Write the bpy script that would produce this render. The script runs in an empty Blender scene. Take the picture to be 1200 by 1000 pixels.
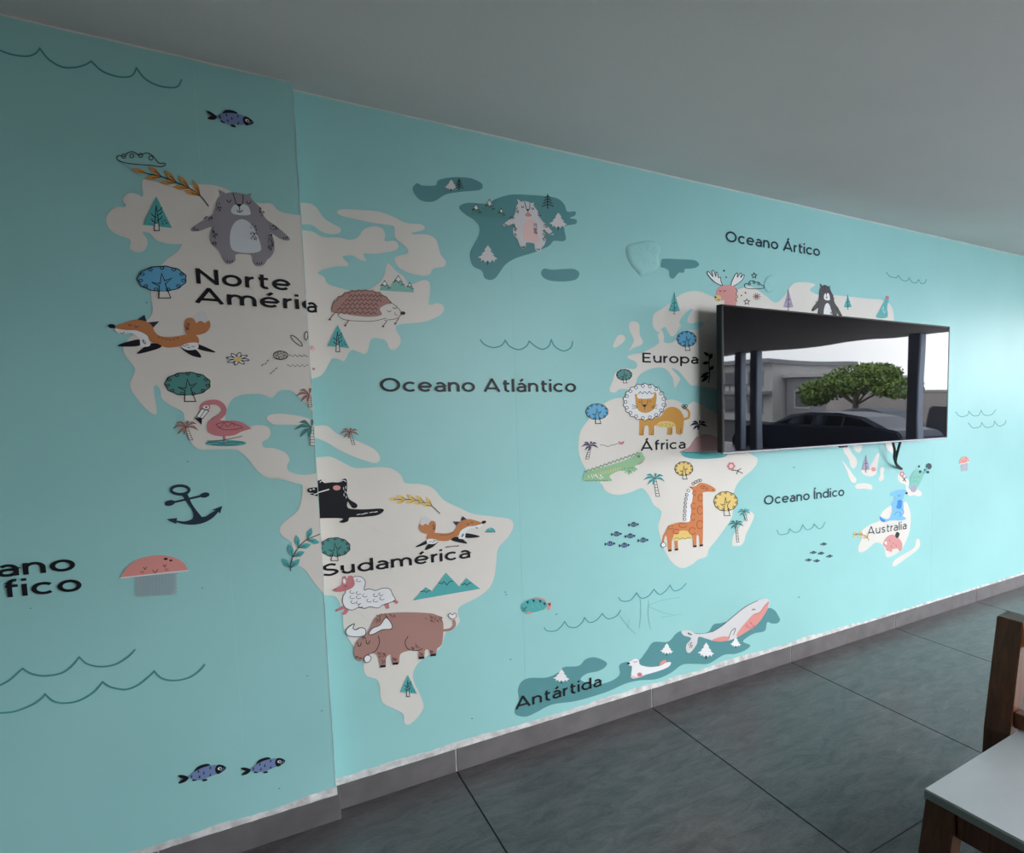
import bpy, bmesh, math, random
from mathutils import Vector, Matrix
random.seed(7)
SC = bpy.context.scene
COL = SC.collection

# ------------------------------------------------------------------ camera
F_PX, YAW, PITCH = 794.012, 0.676268, 0.091488
CAM = Vector((0.0, -2.79722, 1.508618))
CX, CY = 901.977, 532.049                       # optical axis (shift lens)
cd = bpy.data.cameras.new('camera'); cam = bpy.data.objects.new('camera', cd); COL.objects.link(cam)
cam.location = CAM; cam.rotation_euler = (math.pi/2 - PITCH, 0, -YAW)
cd.sensor_width = 36; cd.lens = F_PX/1200*36
cd.shift_x = (600 - CX)/1200; cd.shift_y = (CY - 500)/1200
cd.clip_start = 0.02; cd.clip_end = 300
SC.camera = cam
# ------------------------------------------------------------------ sky: bright overcast day
w = bpy.data.worlds.new('overcast_sky'); SC.world = w; w.use_nodes = True
nt = w.node_tree; bg = nt.nodes['Background']
tc = nt.nodes.new('ShaderNodeTexCoord'); mp = nt.nodes.new('ShaderNodeMapping'); mp.inputs['Scale'].default_value = (1, 1, 2.2)
nz = nt.nodes.new('ShaderNodeTexNoise'); nz.inputs['Scale'].default_value = 2.2; nz.inputs['Detail'].default_value = 5
rp = nt.nodes.new('ShaderNodeValToRGB')
rp.color_ramp.elements[0].position = .35; rp.color_ramp.elements[0].color = (.80, .90, 1.0, 1)
rp.color_ramp.elements[1].position = .65; rp.color_ramp.elements[1].color = (.98, .99, 1.0, 1)
nt.links.new(tc.outputs['Generated'], mp.inputs['Vector']); nt.links.new(mp.outputs[0], nz.inputs['Vector'])
nt.links.new(nz.outputs['Fac'], rp.inputs['Fac']); nt.links.new(rp.outputs[0], bg.inputs['Color'])
bg.inputs['Strength'].default_value = 26.0
# portal in the open front of the room (adds no light, only guides sampling)
pl = bpy.data.lights.new('front_opening_portal', 'AREA'); pl.shape = 'RECTANGLE'; pl.size = 3.0; pl.size_y = 16.4
po = bpy.data.objects.new('front_opening_portal', pl); COL.objects.link(po)
po.location = (10.05, -7.7, 1.15); po.rotation_euler = (0, math.pi/2, .19)
pl.cycles.is_portal = True
ql = bpy.data.lights.new('added_window_portal', 'AREA'); ql.shape = 'RECTANGLE'; ql.size = 1.9; ql.size_y = 1.47  # sampling portal for the added window opening
qo = bpy.data.objects.new('added_window_portal', ql); COL.objects.link(qo)
qo.location = (2.40, -5.17, 1.685); qo.rotation_euler = (math.pi/2, 0, 0)
ql.cycles.is_portal = True
vs = SC.view_settings
vs.view_transform = 'Standard'; vs.look = 'None'; vs.gamma = 1; vs.use_curve_mapping = False
vs.exposure = 0.06

# ------------------------------------------------------------------ constants of the room (metres)
H = 2.5                       # ceiling
PROUD = 0.0636                # the pillar stands this far in front of the main wall
XC = 0.22915                  # corner of the pillar
XJ, TS, TY = 0.63847, 0.87622, 1.36843      # tile joints
XL, XR, YB, YF = -5.5, 8.6, -15.6, -5.0
BH = 0.0922                   # baseboard height
_fw = Vector((math.sin(YAW)*math.cos(PITCH), math.cos(YAW)*math.cos(PITCH), -math.sin(PITCH)))
_rt = Vector((math.cos(YAW), -math.sin(YAW), 0)); _up = _rt.cross(_fw)
def at(x, y, Y):
    """point of the plane y = Y that the photograph shows at pixel (x, y)"""
    v = _fw + _rt*((x-CX)/F_PX) - _up*((y-CY)/F_PX)
    return CAM + v*((Y-CAM.y)/v.y)

# ------------------------------------------------------------------ helpers
def lin(r, g, b):
    f = lambda c: (c/255)/12.92 if c/255 <= .04045 else ((c/255+.055)/1.055)**2.4
    return (f(r), f(g), f(b))
def material(name, col, rough=.5, noise=0, nscale=8, bump=0, bscale=40, spec=.5, metal=0, col2=None, stretch=None, coat=0, trans=0, detail=4):
    m = bpy.data.materials.new(name); m.use_nodes = True
    n = m.node_tree; b = n.nodes['Principled BSDF']
    b.inputs['Base Color'].default_value = (*col, 1); b.inputs['Roughness'].default_value = rough
    b.inputs['Specular IOR Level'].default_value = spec; b.inputs['Metallic'].default_value = metal
    if coat: b.inputs['Coat Weight'].default_value = coat; b.inputs['Coat Roughness'].default_value = .05
    if trans: b.inputs['Transmission Weight'].default_value = trans
    if noise or bump:
        t = n.nodes.new('ShaderNodeTexCoord'); src = t.outputs['Object']
        if stretch:
            mpn = n.nodes.new('ShaderNodeMapping'); mpn.inputs['Scale'].default_value = stretch
            n.links.new(src, mpn.inputs['Vector']); src = mpn.outputs[0]
    if noise:
        z = n.nodes.new('ShaderNodeTexNoise'); z.inputs['Scale'].default_value = nscale; z.inputs['Detail'].default_value = detail
        n.links.new(src, z.inputs['Vector'])
        mx = n.nodes.new('ShaderNodeMix'); mx.data_type = 'RGBA'
        mx.inputs[6].default_value = (*col, 1)
        c2 = col2 if col2 else tuple(c*(1-noise) for c in col)
        mx.inputs[7].default_value = (*c2, 1)
        r = n.nodes.new('ShaderNodeMapRange'); r.inputs['From Min'].default_value = .35; r.inputs['From Max'].default_value = .65
        n.links.new(z.outputs['Fac'], r.inputs['Value']); n.links.new(r.outputs[0], mx.inputs[0])
        n.links.new(mx.outputs[2], b.inputs['Base Color'])
    if bump:
        z2 = n.nodes.new('ShaderNodeTexNoise'); z2.inputs['Scale'].default_value = bscale; z2.inputs['Detail'].default_value = 3
        n.links.new(src, z2.inputs['Vector'])
        bp = n.nodes.new('ShaderNodeBump'); bp.inputs['Strength'].default_value = bump; bp.inputs['Distance'].default_value = .01
        n.links.new(z2.outputs['Fac'], bp.inputs['Height']); n.links.new(bp.outputs[0], b.inputs['Normal'])
    return m
def obj(name, verts, faces, mat, parent=None, smooth=False):
    me = bpy.data.meshes.new(name); me.from_pydata([tuple(v) for v in verts], [], faces); me.update()
    me.materials.append(mat)
    if smooth:
        for p in me.polygons: p.use_smooth = True
    o = bpy.data.objects.new(name, me); COL.objects.link(o)
    if parent: o.parent = parent
    return o
def bmobj(name, bm, mat, parent=None, smooth=False):
    me = bpy.data.meshes.new(name); bm.normal_update(); bm.to_mesh(me); bm.free()
    me.materials.append(mat)
    if smooth:
        for p in me.polygons: p.use_smooth = True
    o = bpy.data.objects.new(name, me); COL.objects.link(o)
    if parent: o.parent = parent
    return o
def empty(name, loc=(0, 0, 0), rz=0):
    o = bpy.data.objects.new(name, None); COL.objects.link(o); o.location = loc; o.rotation_euler.z = rz
    o.empty_display_size = .1
    return o
def tag(o, label=None, cat=None, group=None, kind=None):
    if label: o['label'] = label
    if cat: o['category'] = cat
    if group: o['group'] = group
    if kind: o['kind'] = kind
    return o
def bm_box(bm, lo, hi, bev=0, M=None):
    g = bmesh.new(); bmesh.ops.create_cube(g, size=1)
    for v in g.verts:
        v.co = Vector([(lo[i]+hi[i])/2 + v.co[i]*(hi[i]-lo[i]) for i in range(3)])
    if bev: bmesh.ops.bevel(g, geom=g.edges[:], offset=bev, segments=1, affect='EDGES')
    if M is not None: g.transform(M)
    me = bpy.data.meshes.new('tmp'); g.to_mesh(me); g.free(); bm.from_mesh(me); bpy.data.meshes.remove(me)
def box(name, lo, hi, mat, parent=None, bev=0, M=None):
    bm = bmesh.new(); bm_box(bm, lo, hi, bev, M); return bmobj(name, bm, mat, parent)
def prism(name, poly, axis, a, b, mat, parent=None, bev=0):
    """polygon in the two axes other than `axis`, extruded from a to b"""
    o = [i for i in range(3) if i != axis]
    bm = bmesh.new(); rows = []
    for t in (a, b):
        r = []
        for p in poly:
            c = [0, 0, 0]; c[axis] = t; c[o[0]] = p[0]; c[o[1]] = p[1]; r.append(bm.verts.new(c))
        rows.append(r)
    bm.faces.new(rows[0]); bm.faces.new(rows[1][::-1]); n = len(poly)
    for i in range(n): bm.faces.new((rows[0][i], rows[1][i], rows[1][(i+1) % n], rows[0][(i+1) % n]))
    bmesh.ops.recalc_face_normals(bm, faces=bm.faces[:])
    if bev: bmesh.ops.bevel(bm, geom=bm.edges[:], offset=bev, segments=2, affect='EDGES')
    return bmobj(name, bm, mat, parent)
def tube(name, pts, r, mat, parent=None, seg=10):
    P = [Vector(p) for p in catmull([tuple(p) for p in pts], False, 6, 3)]
    vs_, fs = [], []
    for i, p in enumerate(P):
        t = (P[min(i+1, len(P)-1)] - P[max(i-1, 0)]).normalized()
        a = t.cross(Vector((0.3, 1, .2))).normalized(); b = t.cross(a)
        for k in range(seg):
            an = 2*math.pi*k/seg; vs_.append(p + a*(r*math.cos(an)) + b*(r*math.sin(an)))
    for i in range(len(P)-1):
        for k in range(seg):
            k2 = (k+1) % seg; fs.append((i*seg+k, i*seg+k2, (i+1)*seg+k2, (i+1)*seg+k))
    fs.append(tuple(range(seg))[::-1]); fs.append(tuple((len(P)-1)*seg+k for k in range(seg)))
    return obj(name, vs_, fs, mat, parent, True)
def catmull(pts, closed, sub=5, dim=2):
    """smooth curve through pts; in 2-D a third value 1 marks a sharp corner"""
    n = len(pts); out = []
    P = [tuple(p[:dim]) for p in pts]
    corner = [dim == 2 and len(p) > 2 and p[2] == 1 for p in pts]
    rng = range(n) if closed else range(n-1)
    for i in rng:
        p1, p2 = P[i], P[(i+1) % n]
        p0 = P[(i-1) % n] if (closed or i > 0) else p1
        p3 = P[(i+2) % n] if (closed or i+2 < n) else p2
        if corner[i]: p0 = p1
        if corner[(i+1) % n]: p3 = p2
        for k in range(sub):
            t = k/sub; t2, t3 = t*t, t*t*t
            out.append(tuple(.5*((2*p1[j]) + (-p0[j]+p2[j])*t + (2*p0[j]-5*p1[j]+4*p2[j]-p3[j])*t2 + (-p0[j]+3*p1[j]-3*p2[j]+p3[j])*t3) for j in range(dim)))
    if not closed: out.append(P[-1])
    return out

# ------------------------------------------------------------------ materials
M_CEIL = material('painted_ceiling', (.89, .83, .80), .75, .05, 1.2, .05, 60)
M_WALLPAINT = material('white_wall_paint', (.72, .71, .68), .7, .05, 2)
M_TILE = material('grey_porcelain_tile', (.105, .110, .113), .42, 0, 5, .10, 90, col2=(.16, .165, .168))
M_TILE2 = material('grey_porcelain_skirting', (.14, .128, .13), .5, .25, 9, .05, 80)
M_GROUT = material('dark_grout', (.06, .058, .055), .9, .4, 30)
M_PLASTER = material('white_filler_plaster', (.72, .70, .68), .8, .35, 26, .5, 60)
M_OUTSIDE = material('street_concrete', (.42, .42, .41), .85, .25, 1.5)
M_BLACK = material('black_tv_plastic', (.006, .006, .007), .5, spec=.2)
M_SILVER = material('silver_trim', (.20, .20, .215), .38, metal=1)
M_CABLE = material('black_cable_rubber', (.012, .012, .012), .5)
M_STEEL = material('black_steel', (.02, .02, .02), .45)

def tile_material(m):
    """stone-like cleft veining: anisotropic noise in colour and bump"""
    n = m.node_tree; b = n.nodes['Principled BSDF']
    t = n.nodes.new('ShaderNodeTexCoord'); g = n.nodes.new('ShaderNodeNewGeometry')
    a = n.nodes.new('ShaderNodeTexNoise'); a.inputs['Scale'].default_value = 7; a.inputs['Detail'].default_value = 12; a.inputs['Roughness'].default_value = .78
    mp_ = n.nodes.new('ShaderNodeMapping'); mp_.inputs['Scale'].default_value = (1.0, 2.2, 1); mp_.inputs['Rotation'].default_value = (0, 0, .5)
    n.links.new(g.outputs['Position'], mp_.inputs['Vector']); n.links.new(mp_.outputs[0], a.inputs['Vector'])
    a.inputs['Distortion'].default_value = .8
    r = n.nodes.new('ShaderNodeValToRGB')
    e = r.color_ramp.elements; e[0].position = .33; e[0].color = (.050, .044, .045, 1); e[1].position = .68; e[1].color = (.160, .138, .141, 1)
    n.links.new(a.outputs['Fac'], r.inputs['Fac']); n.links.new(r.outputs[0], b.inputs['Base Color'])
    rr = n.nodes.new('ShaderNodeMapRange'); rr.inputs['To Min'].default_value = .24; rr.inputs['To Max'].default_value = .38
    n.links.new(a.outputs['Fac'], rr.inputs['Value']); n.links.new(rr.outputs[0], b.inputs['Roughness'])
tile_material(M_TILE)

# ------------------------------------------------------------------ the room shell
def struct(o): return tag(o, kind='structure')
FXR = 11.4
fl = struct(box('floor', (XL, YB, -.12), (FXR, .0, -.004), M_GROUT))
tile_me = None
k0 = int(math.floor((XL-XJ)/TS))
for i in range(k0, 14):
    for j in range(12):
        x0, x1 = XJ+i*TS, XJ+(i+1)*TS; y1, y0 = -j*TY, -(j+1)*TY
        cx0, cx1 = max(x0, XL), min(x1, FXR); cy0 = max(y0, YB)
        if cx1-cx0 < .05 or y1-cy0 < .05: continue
        full = (cx0 == x0 and cx1 == x1 and cy0 == y0)
        if full and tile_me:
            o = bpy.data.objects.new('floor_tile', tile_me); COL.objects.link(o); o.parent = fl
            o.location = (x0, y0, 0)
        else:
            bm = bmesh.new(); bm_box(bm, (.0022, .0026, -.012), (cx1-cx0-.0022, y1-cy0-.0026, 0), .0012)
            o = bmobj('floor_tile', bm, M_TILE, fl); o.location = (cx0, cy0, 0)
            if full: tile_me = o.data
ceil = struct(prism('ceiling', [(XL-.2, YF-.2), (4.7, YF-.2), (4.7, YB-.2), (11.5, YB-.2), (8.55, .3), (XL-.2, .3)], 2, H, H+.22, M_CEIL))
struct(box('wall_back', (XC-.05, .003, -.12), (XR, .25, H), M_WALLPAINT))
struct(box('wall_back_pillar', (XL, -PROUD+.003, -.12), (XC-.003, .25, H), M_WALLPAINT))
M_DARKWALL = material('dark_bounce_cut_wall', (.10, .075, .055), .6, .3, 2, stretch=(6, 6, .4))  # unseen walls made dark so that less light bounces back
struct(box('wall_left', (XL-.2, YF-.2, -.12), (XL, .25, H), M_DARKWALL))
# unseen wall put in opposite the mural, one added unglazed bay for front light
WX0, WX1, WZ0, WZ1 = 1.45, 3.35, .95, 2.42
bm = bmesh.new()
for lo, hi in (((XL, YF-.2, -.12), (WX0, YF, H)), ((WX1, YF-.2, -.12), (4.7, YF, H)), ((WX0, YF-.2, -.12), (WX1, YF, WZ0)), ((WX0, YF-.2, WZ1), (WX1, YF, H))): bm_box(bm, lo, hi)
struct(bmobj('wall_front', bm, M_DARKWALL))
M_FRAME = material('added_window_frame_white', (.7, .7, .7), .4)
wf = struct(empty('added_light_window', ((WX0+WX1)/2, YF, WZ0)))  # made-up window, added behind the camera to light the mural from the front
for lo, hi in (((WX0, YF-.14, WZ0), (WX0+.05, YF-.06, WZ1)), ((WX1-.05, YF-.14, WZ0), (WX1, YF-.06, WZ1)), ((WX0, YF-.14, WZ1-.05), (WX1, YF-.06, WZ1)), ((WX0, YF-.14, WZ0), (WX1, YF-.06, WZ0+.05))):
    o = box('added_window_frame', lo, hi, M_FRAME, None, .004); o.parent = wf; o.matrix_parent_inverse = Matrix.Translation(-Vector(wf.location))
struct(box('wall_porch_light_block', (4.5, YB, -.12), (4.7, YF-.2, H), M_DARKWALL))  # unseen porch wall added to shut out sky light from the side
struct(box('wall_right_light_block', (XR, -2.0, -.12), (XR+.2, .25, H), M_WALLPAINT))  # unseen partial wall added to cut grazing light on the mural
struct(box('wall_porch_end', (4.5, YB-.2, -.12), (11.5, YB, H), M_DARKWALL))

# baseboards: tiles set on the wall, joints in line with the floor
def baseboard(name, Y, xs, t=.011):
    root = struct(empty(name, (0, 0, 0)))
    for a, b in zip(xs[:-1], xs[1:]):
        o = box('baseboard_tile', (a+.0022, Y-t, 0), (b-.0022, Y-.001, BH), M_TILE2, root, .0012)
    o = box('baseboard_joint', (xs[0]+.003, Y-t+.003, 0), (xs[-1]-.003, Y-.001, BH-.002), M_PLASTER, root)
    return root
bbm = baseboard('baseboard_back', 0, [XC] + [XJ+k*TS for k in range(0, 9)] + [XR])
jl = at(186, 998, -PROUD).x
bbp = baseboard('baseboard_pillar', -PROUD, [XL] + [jl-k*TS for k in range(5, -1, -1)] + [XC+.012])
box('baseboard_return', (XC+.001, -PROUD+.0005, 0), (XC+.011, -.012, BH), M_TILE2, bbp, .001)
# uneven filler bead on top of the skirting
def bead(parent, Y, xa, xb, step=.02, hmin=.017, hmax=.027):
    random.seed(int(xa*100)+5)
    n = int((xb-xa)/step); vs_, fs = [], []; hh = .022
    for i in range(n+1):
        x = xa+(xb-xa)*i/n; hh = min(hmax, max(hmin, hh+random.uniform(-.004, .004)))
        th = .007+random.uniform(-.0015, .0015)
        vs_ += [(x, Y-th, BH-.001), (x, Y-th*.8, BH+hh*.7), (x, Y-.0008, BH+hh), (x, Y+.002, BH-.001)]
    for i in range(n):
        for k in range(4):
            k2 = (k+1) % 4; fs.append((i*4+k, i*4+k2, i*4+4+k2, i*4+4+k))
    fs += [(0, 1, 2, 3), (n*4+3, n*4+2, n*4+1, n*4)]
    return obj('filler_bead', vs_, fs, M_PLASTER, parent)
bead(bbm, 0, XC, 2.9); bead(bbm, 0, 2.9, XR, hmin=.009, hmax=.014)
bead(bbp, -PROUD, XL, XC+.003)
# thin plaster line where wall meets ceiling
tr = struct(empty('trim_1'))
def topline(Y, xa, xb):
    random.seed(3); n = int((xb-xa)/.05); vs_, fs = [], []
    for i in range(n+1):
        x = xa+(xb-xa)*i/n; hh = random.uniform(.003, .007)
        vs_ += [(x, Y-.0016, H-.0005), (x, Y-.0016, H-hh)]
    for i in range(n): fs.append((i*2, i*2+1, i*2+3, i*2+2))
    obj('plaster_edge', vs_, fs, M_WALLPAINT, tr)
topline(-PROUD, XL, XC); topline(0, XC, XR)

# ================================================================== THE MURAL
INK = {}
def ink(name, col, rough=.36):
    INK[name] = material('print_'+name, col, rough, .05, 3, spec=.16)
    return INK[name]
OCEAN = (.325, .62, .61)
M_PAPER = material('turquoise_wallpaper', OCEAN, .32, .06, 1.7, .03, 7, spec=.16)
INK['ocean'] = M_PAPER
for n_, c_ in dict(land=(.73, .69, .635), ice=(.105, .285, .30), white=(.80, .80, .80), pale=(.66, .64, .64), black=(.013, .014, .018),
                   line=(.03, .035, .04), navy=(.025, .045, .065), wave=(.075, .29, .31), orange=(.52, .21, .085), leaf=(.58, .29, .09),
                   grey=(.30, .28, .31), greybelly=(.66, .69, .72), sky=(.13, .40, .62), green=(.09, .27, .25), teal=(.10, .42, .42), sage=(.22, .50, .42),
                   pink=(.66, .30, .29), rose=(.55, .20, .22), blush=(.80, .55, .53), brown=(.40, .22, .19), brownline=(.16, .07, .06),
                   lion=(.62, .31, .07), giraffe=(.62, .22, .085), giraffeline=(.36, .10, .04), yellow=(.78, .56, .19), straw=(.72, .55, .25),
                   croc=(.30, .52, .30), crocline=(.10, .24, .12), fish=(.19, .26, .46), kanga=(.20, .48, .78), kangadark=(.05, .24, .58),
                   mauve=(.40, .34, .46), bearbrown=(.085, .08, .085), plum=(.14, .11, .20), salmon=(.72, .30, .27), tentacle=(.42, .42, .47)).items():
    ink(n_, c_)

mural = empty('world_map_mural', (0, 0, 0))
tag(mural, 'turquoise illustrated world map wallpaper with animals and Spanish ocean names covering the wall', 'mural')
YL, YR = -PROUD, 0.0
# wallpaper sheets; each strip laps the next by a hair
def sheet(Y, xs):
    for i, (a, b) in enumerate(zip(xs[:-1], xs[1:])):
        d = .0006 + (.00025 if i % 2 else 0)
        g = .00012
        obj('wallpaper_strip', [(a+g, Y-d, BH), (b-g, Y-d, BH), (b-g, Y-d, H-.002), (a+g, Y-d, H-.002), (a+g, Y+.001, BH), (b-g, Y+.001, BH), (b-g, Y+.001, H-.002), (a+g, Y+.001, H-.002)],
            [(0, 1, 2, 3), (0, 4, 5, 1), (1, 5, 6, 2), (2, 6, 7, 3), (3, 7, 4, 0)], M_PAPER, mural)
xs1 = at(262, 560, YL).x; xr = [at(x_, y_, 0).x for x_, y_ in ((602, 400), (858, 650), (940, 640), (1092, 620))]
sheet(YL, [XL, xs1-3.15, xs1-2.1, xs1-1.05, xs1, XC])
sheet(YR, [XC, xr[0], xr[1], xr[3], xr[3]+1.1, xr[3]+2.3, XR])
obj('wallpaper_strip', [(XC+.0006, YL-.0004, BH), (XC+.0006, YR, BH), (XC+.0006, YR, H-.002), (XC+.0006, YL-.0004, H-.002)], [(0, 1, 2, 3)], M_PAPER, mural)

# pale pillar edge: paper wear plus lit-corner highlight put into the colour
INK['worn_lit'] = material('worn_lit_paper_edge', (.52, .74, .72), .4, .25, 20)
obj('worn_lit_paper_edge', [(XC-.0016, YL-.0014, BH+.02), (XC+.0016, YL-.0016, BH+.02), (XC+.0022, YL+.006, BH+.02), (XC-.0016, YL-.0014, H-.004), (XC+.0016, YL-.0016, H-.004), (XC+.0022, YL+.006, H-.004)], [(0, 1, 4, 3), (1, 2, 5, 4)], INK['worn_lit'], mural)
def ribbon(P, wd, closed=False):
    n = len(P); L, Rr = [], []
    for i in range(n):
        a = P[(i-1) % n] if (closed or i > 0) else None
        b = P[(i+1) % n] if (closed or i < n-1) else None
        p = P[i]
        def nrm(u, v):
            dx, dy = v[0]-u[0], v[1]-u[1]; l = math.hypot(dx, dy) or 1e-9
            return (-dy/l, dx/l)
        if a is None: m = nrm(p, b); s = 1
        elif b is None: m = nrm(a, p); s = 1
        else:
            n1, n2 = nrm(a, p), nrm(p, b); mx_, my_ = n1[0]+n2[0], n1[1]+n2[1]; l = math.hypot(mx_, my_)
            if l < .35: m = n1; s = 1
            else: m = (mx_/l, my_/l); s = min(2.2, 1/max(.3, (m[0]*n1[0]+m[1]*n1[1])))
        h = wd/2*s
        L.append((p[0]+m[0]*h, p[1]+m[1]*h)); Rr.append((p[0]-m[0]*h, p[1]-m[1]*h))
    return L, Rr
FR = dict(X=(0, 0, 1), A=(0, 0, .25), B=(100, 170, .25), C=(100, 340, .25), D=(0, 540, .25), E=(0, 750, .25), F=(300, 750, .25), G=(320, 170, .25),
          H=(320, 540, .25), I=(470, 170, .25), J=(670, 270, 250/1190), K=(660, 410, .2), L=(670, 530, .2), M=(590, 670, 340/1200), N=(800, 240, 1/3),
          O=(820, 500, 380/1200), P=(960, 500, .14), Q=(720, 250, .4), S=(725, 275, .1), T=(330, 320, .28))
def fr(f, pts):
    ox, oy, s = FR[f]
    return [(ox+p[0]*s, oy+p[1]*s) + tuple(p[2:]) for p in pts]
class Art:
    """one printed motif: flat coloured shapes lying on the wallpaper"""
    def __init__(s, frame='X', plane=YR, layer=0, T=None):
        s.f, s.Y, s.lay, s.T = FR[frame], plane, .0016+.0007*layer, T
        s.v, s.fc, s.mi, s.mats = [], [], [], []
        s.k = 0
    def px(s, p):
        if s.T:
            a, b, c, d, e, f = s.T; p = (a*p[0]+b*p[1]+c, d*p[0]+e*p[1]+f)
        return (s.f[0]+p[0]*s.f[2], s.f[1]+p[1]*s.f[2])
    def scale(s): return s.f[2]
    def w3(s, q):
        Y = s.Y - s.lay - s.k*.00002
        v = at(q[0], q[1], s.Y)
        x = min(v.x, XC-.0003) if s.Y == YL else max(v.x, XC+.0012)
        return (x, Y, min(v.z, H-.004))
    def m(s, c):
        if c not in s.mats: s.mats.append(c)
        return s.mats.index(c)
    def addpoly(s, pp, c):
        b = len(s.v); s.k += 1; s.v += [s.w3(q) for q in pp]
        s.fc.append(tuple(range(b, b+len(pp)))); s.mi.append(s.m(c)); return s
    def fill(s, c, pts, sm=True, sub=5):
        P = [s.px(p)+tuple(p[2:]) for p in pts]
        return s.addpoly(catmull(P, True, sub) if sm else [p[:2] for p in P], c)
    def ell(s, c, x, y, rx, ry, rot=0, n=20):
        pp = []
        for i in range(n):
            a = 2*math.pi*i/n; u, v = rx*math.cos(a), ry*math.sin(a)
            pp.append(s.px((x+u*math.cos(rot)-v*math.sin(rot), y+u*math.sin(rot)+v*math.cos(rot))))
        return s.addpoly(pp, c)
    def line(s, c, pts, wd=1.0, sm=True, closed=False, sub=4):
        """wd in photo pixels"""
        P = [s.px(p)+tuple(p[2:]) for p in pts]
        P = catmull(P, closed, sub) if sm else [p[:2] for p in P]
        L, R_ = ribbon(P, wd, closed); b = len(s.v); s.k += 1; n = len(P)
        s.v += [s.w3(q) for q in L+R_]; mi = s.m(c)
        for i in range(n if closed else n-1):
            j = (i+1) % n; s.fc.append((b+i, b+j, b+n+j, b+n+i)); s.mi.append(mi)
        return s
    def ring(s, c, x, y, rx, ry, wd=.8, rot=0, n=18, a0=0, a1=360):
        full = a1-a0 >= 360; pts = []
        for i in range(n + (0 if full else 1)):
            a = math.radians(a0+(a1-a0)*i/n); u, v = rx*math.cos(a), ry*math.sin(a)
            pts.append((x+u*math.cos(rot)-v*math.sin(rot), y+u*math.sin(rot)+v*math.cos(rot)))
        return s.line(c, pts, wd, False, full)
    def loops(s, c, pts, r, wd=.7, n=None, inward=None):
        """curly outline: a line that makes a little loop at every point"""
        for i, p in enumerate(pts):
            s.ring(c, p[0], p[1], r, r, wd, n=9)
        return s
    def specks(s, c, pts, l=5, wd=.7, ang=60):
        dx, dy = math.cos(math.radians(ang))*l, math.sin(math.radians(ang))*l
        for p in pts: s.line(c, [(p[0]-dx, p[1]-dy), (p[0]+dx, p[1]+dy)], wd, False)
        return s
    def patch(s, c, x, y, rx, ry, n, l=5, wd=.7, ang=60, seed=1):
        rd = random.Random(seed); q = []
        while len(q) < n:
            a, b = rd.uniform(-1, 1), rd.uniform(-1, 1)
            if a*a+b*b < 1: q.append((x+a*rx, y+b*ry))
        return s.specks(c, q, l, wd, ang)
    def done(s, name, label, parent=None):
        me = bpy.data.meshes.new(name); me.from_pydata(s.v, [], s.fc); me.update()
        for c in s.mats: me.materials.append(INK[c])
        for p, i in zip(me.polygons, s.mi):
            p.material_index = i
        # make every face look into the room
        bm = bmesh.new(); bm.from_mesh(me); bm.normal_update()
        rev = [f for f in bm.faces if f.normal.y > 0]
        if rev: bmesh.ops.reverse_faces(bm, faces=rev)
        bm.to_mesh(me); bm.free()
        o = bpy.data.objects.new(name, me); COL.objects.link(o); o.parent = parent or mural
        if label: o['label'] = label
        return o
def landmass(name, label, parts, col='land'):
    root = None
    for k, (plane, pts) in enumerate(parts):       # further pieces hang under the main one
        aa = Art('X', plane, 0); aa.k = k*3; o = aa.fill(col, pts).done(name if k == 0 else 'land_piece', label if k == 0 else None, root)
        root = root or o
    return root

# ------------------------------------------------------------------ land
na_left = fr('B', [(270, 165), (330, 172), (400, 185), (480, 190), (560, 184), (640, 198), (720, 240), (810, 272), (870, 275), (905, 308), (960, 324), (1005, 330, 1), (1062, 1252, 1)])
na_left = fr('B', [(270, 165), (330, 172), (400, 185), (480, 190), (560, 184), (640, 198), (720, 240), (810, 272), (870, 275), (905, 308), (960, 324), (1120, 340, 1)]) + \
    fr('C', [(1130, 610, 1), (1062, 568), (1040, 540), (990, 490), (950, 468), (905, 475), (890, 492), (870, 505), (820, 488), (740, 490), (690, 512), (662, 560), (655, 610), (680, 640), (745, 650), (800, 634), (850, 640), (868, 665), (858, 695),
             (830, 712), (838, 738), (885, 742), (935, 762), (957, 792), (945, 825), (955, 850), (1000, 865), (1050, 865), (1130, 850, 1), (1130, 1000, 1)]) + \
    fr('H', [(280, 640, 1), (240, 625), (190, 570), (150, 512), (100, 482), (90, 440), (85, 385), (45, 355), (30, 322), (50, 290), (105, 245), (128, 200), (138, 120), (110, 108), (60, 92), (0, 80)]) + \
    fr('C', [(930, 880), (860, 882), (810, 850), (770, 800), (730, 762), (690, 746), (560, 748), (520, 740), (490, 705), (470, 660), (465, 600), (455, 570), (400, 540), (360, 510), (352, 470), (335, 446), (321, 455), (325, 500), (335, 576),
             (315, 580), (290, 562), (245, 512), (215, 465), (211, 430), (232, 385), (228, 358), (190, 310), (178, 265), (230, 200), (300, 130), (315, 90)]) + \
    fr('B', [(308, 720), (310, 640), (330, 590), (360, 560), (390, 530), (430, 500), (455, 465, 1), (400, 465), (340, 450), (300, 415), (268, 410), (288, 440), (290, 470), (270, 499), (230, 500), (208, 482), (214, 458), (205, 440), (160, 425), (120, 400),
             (98, 360), (105, 325), (140, 294), (190, 288), (175, 255), (205, 226), (245, 232), (270, 240)])
na_up = fr('G', [(100, 275, 1), (160, 272), (200, 290), (235, 340), (270, 365), (315, 390), (310, 412), (270, 418), (225, 405), (190, 380), (160, 372), (100, 375, 1)])
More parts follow.
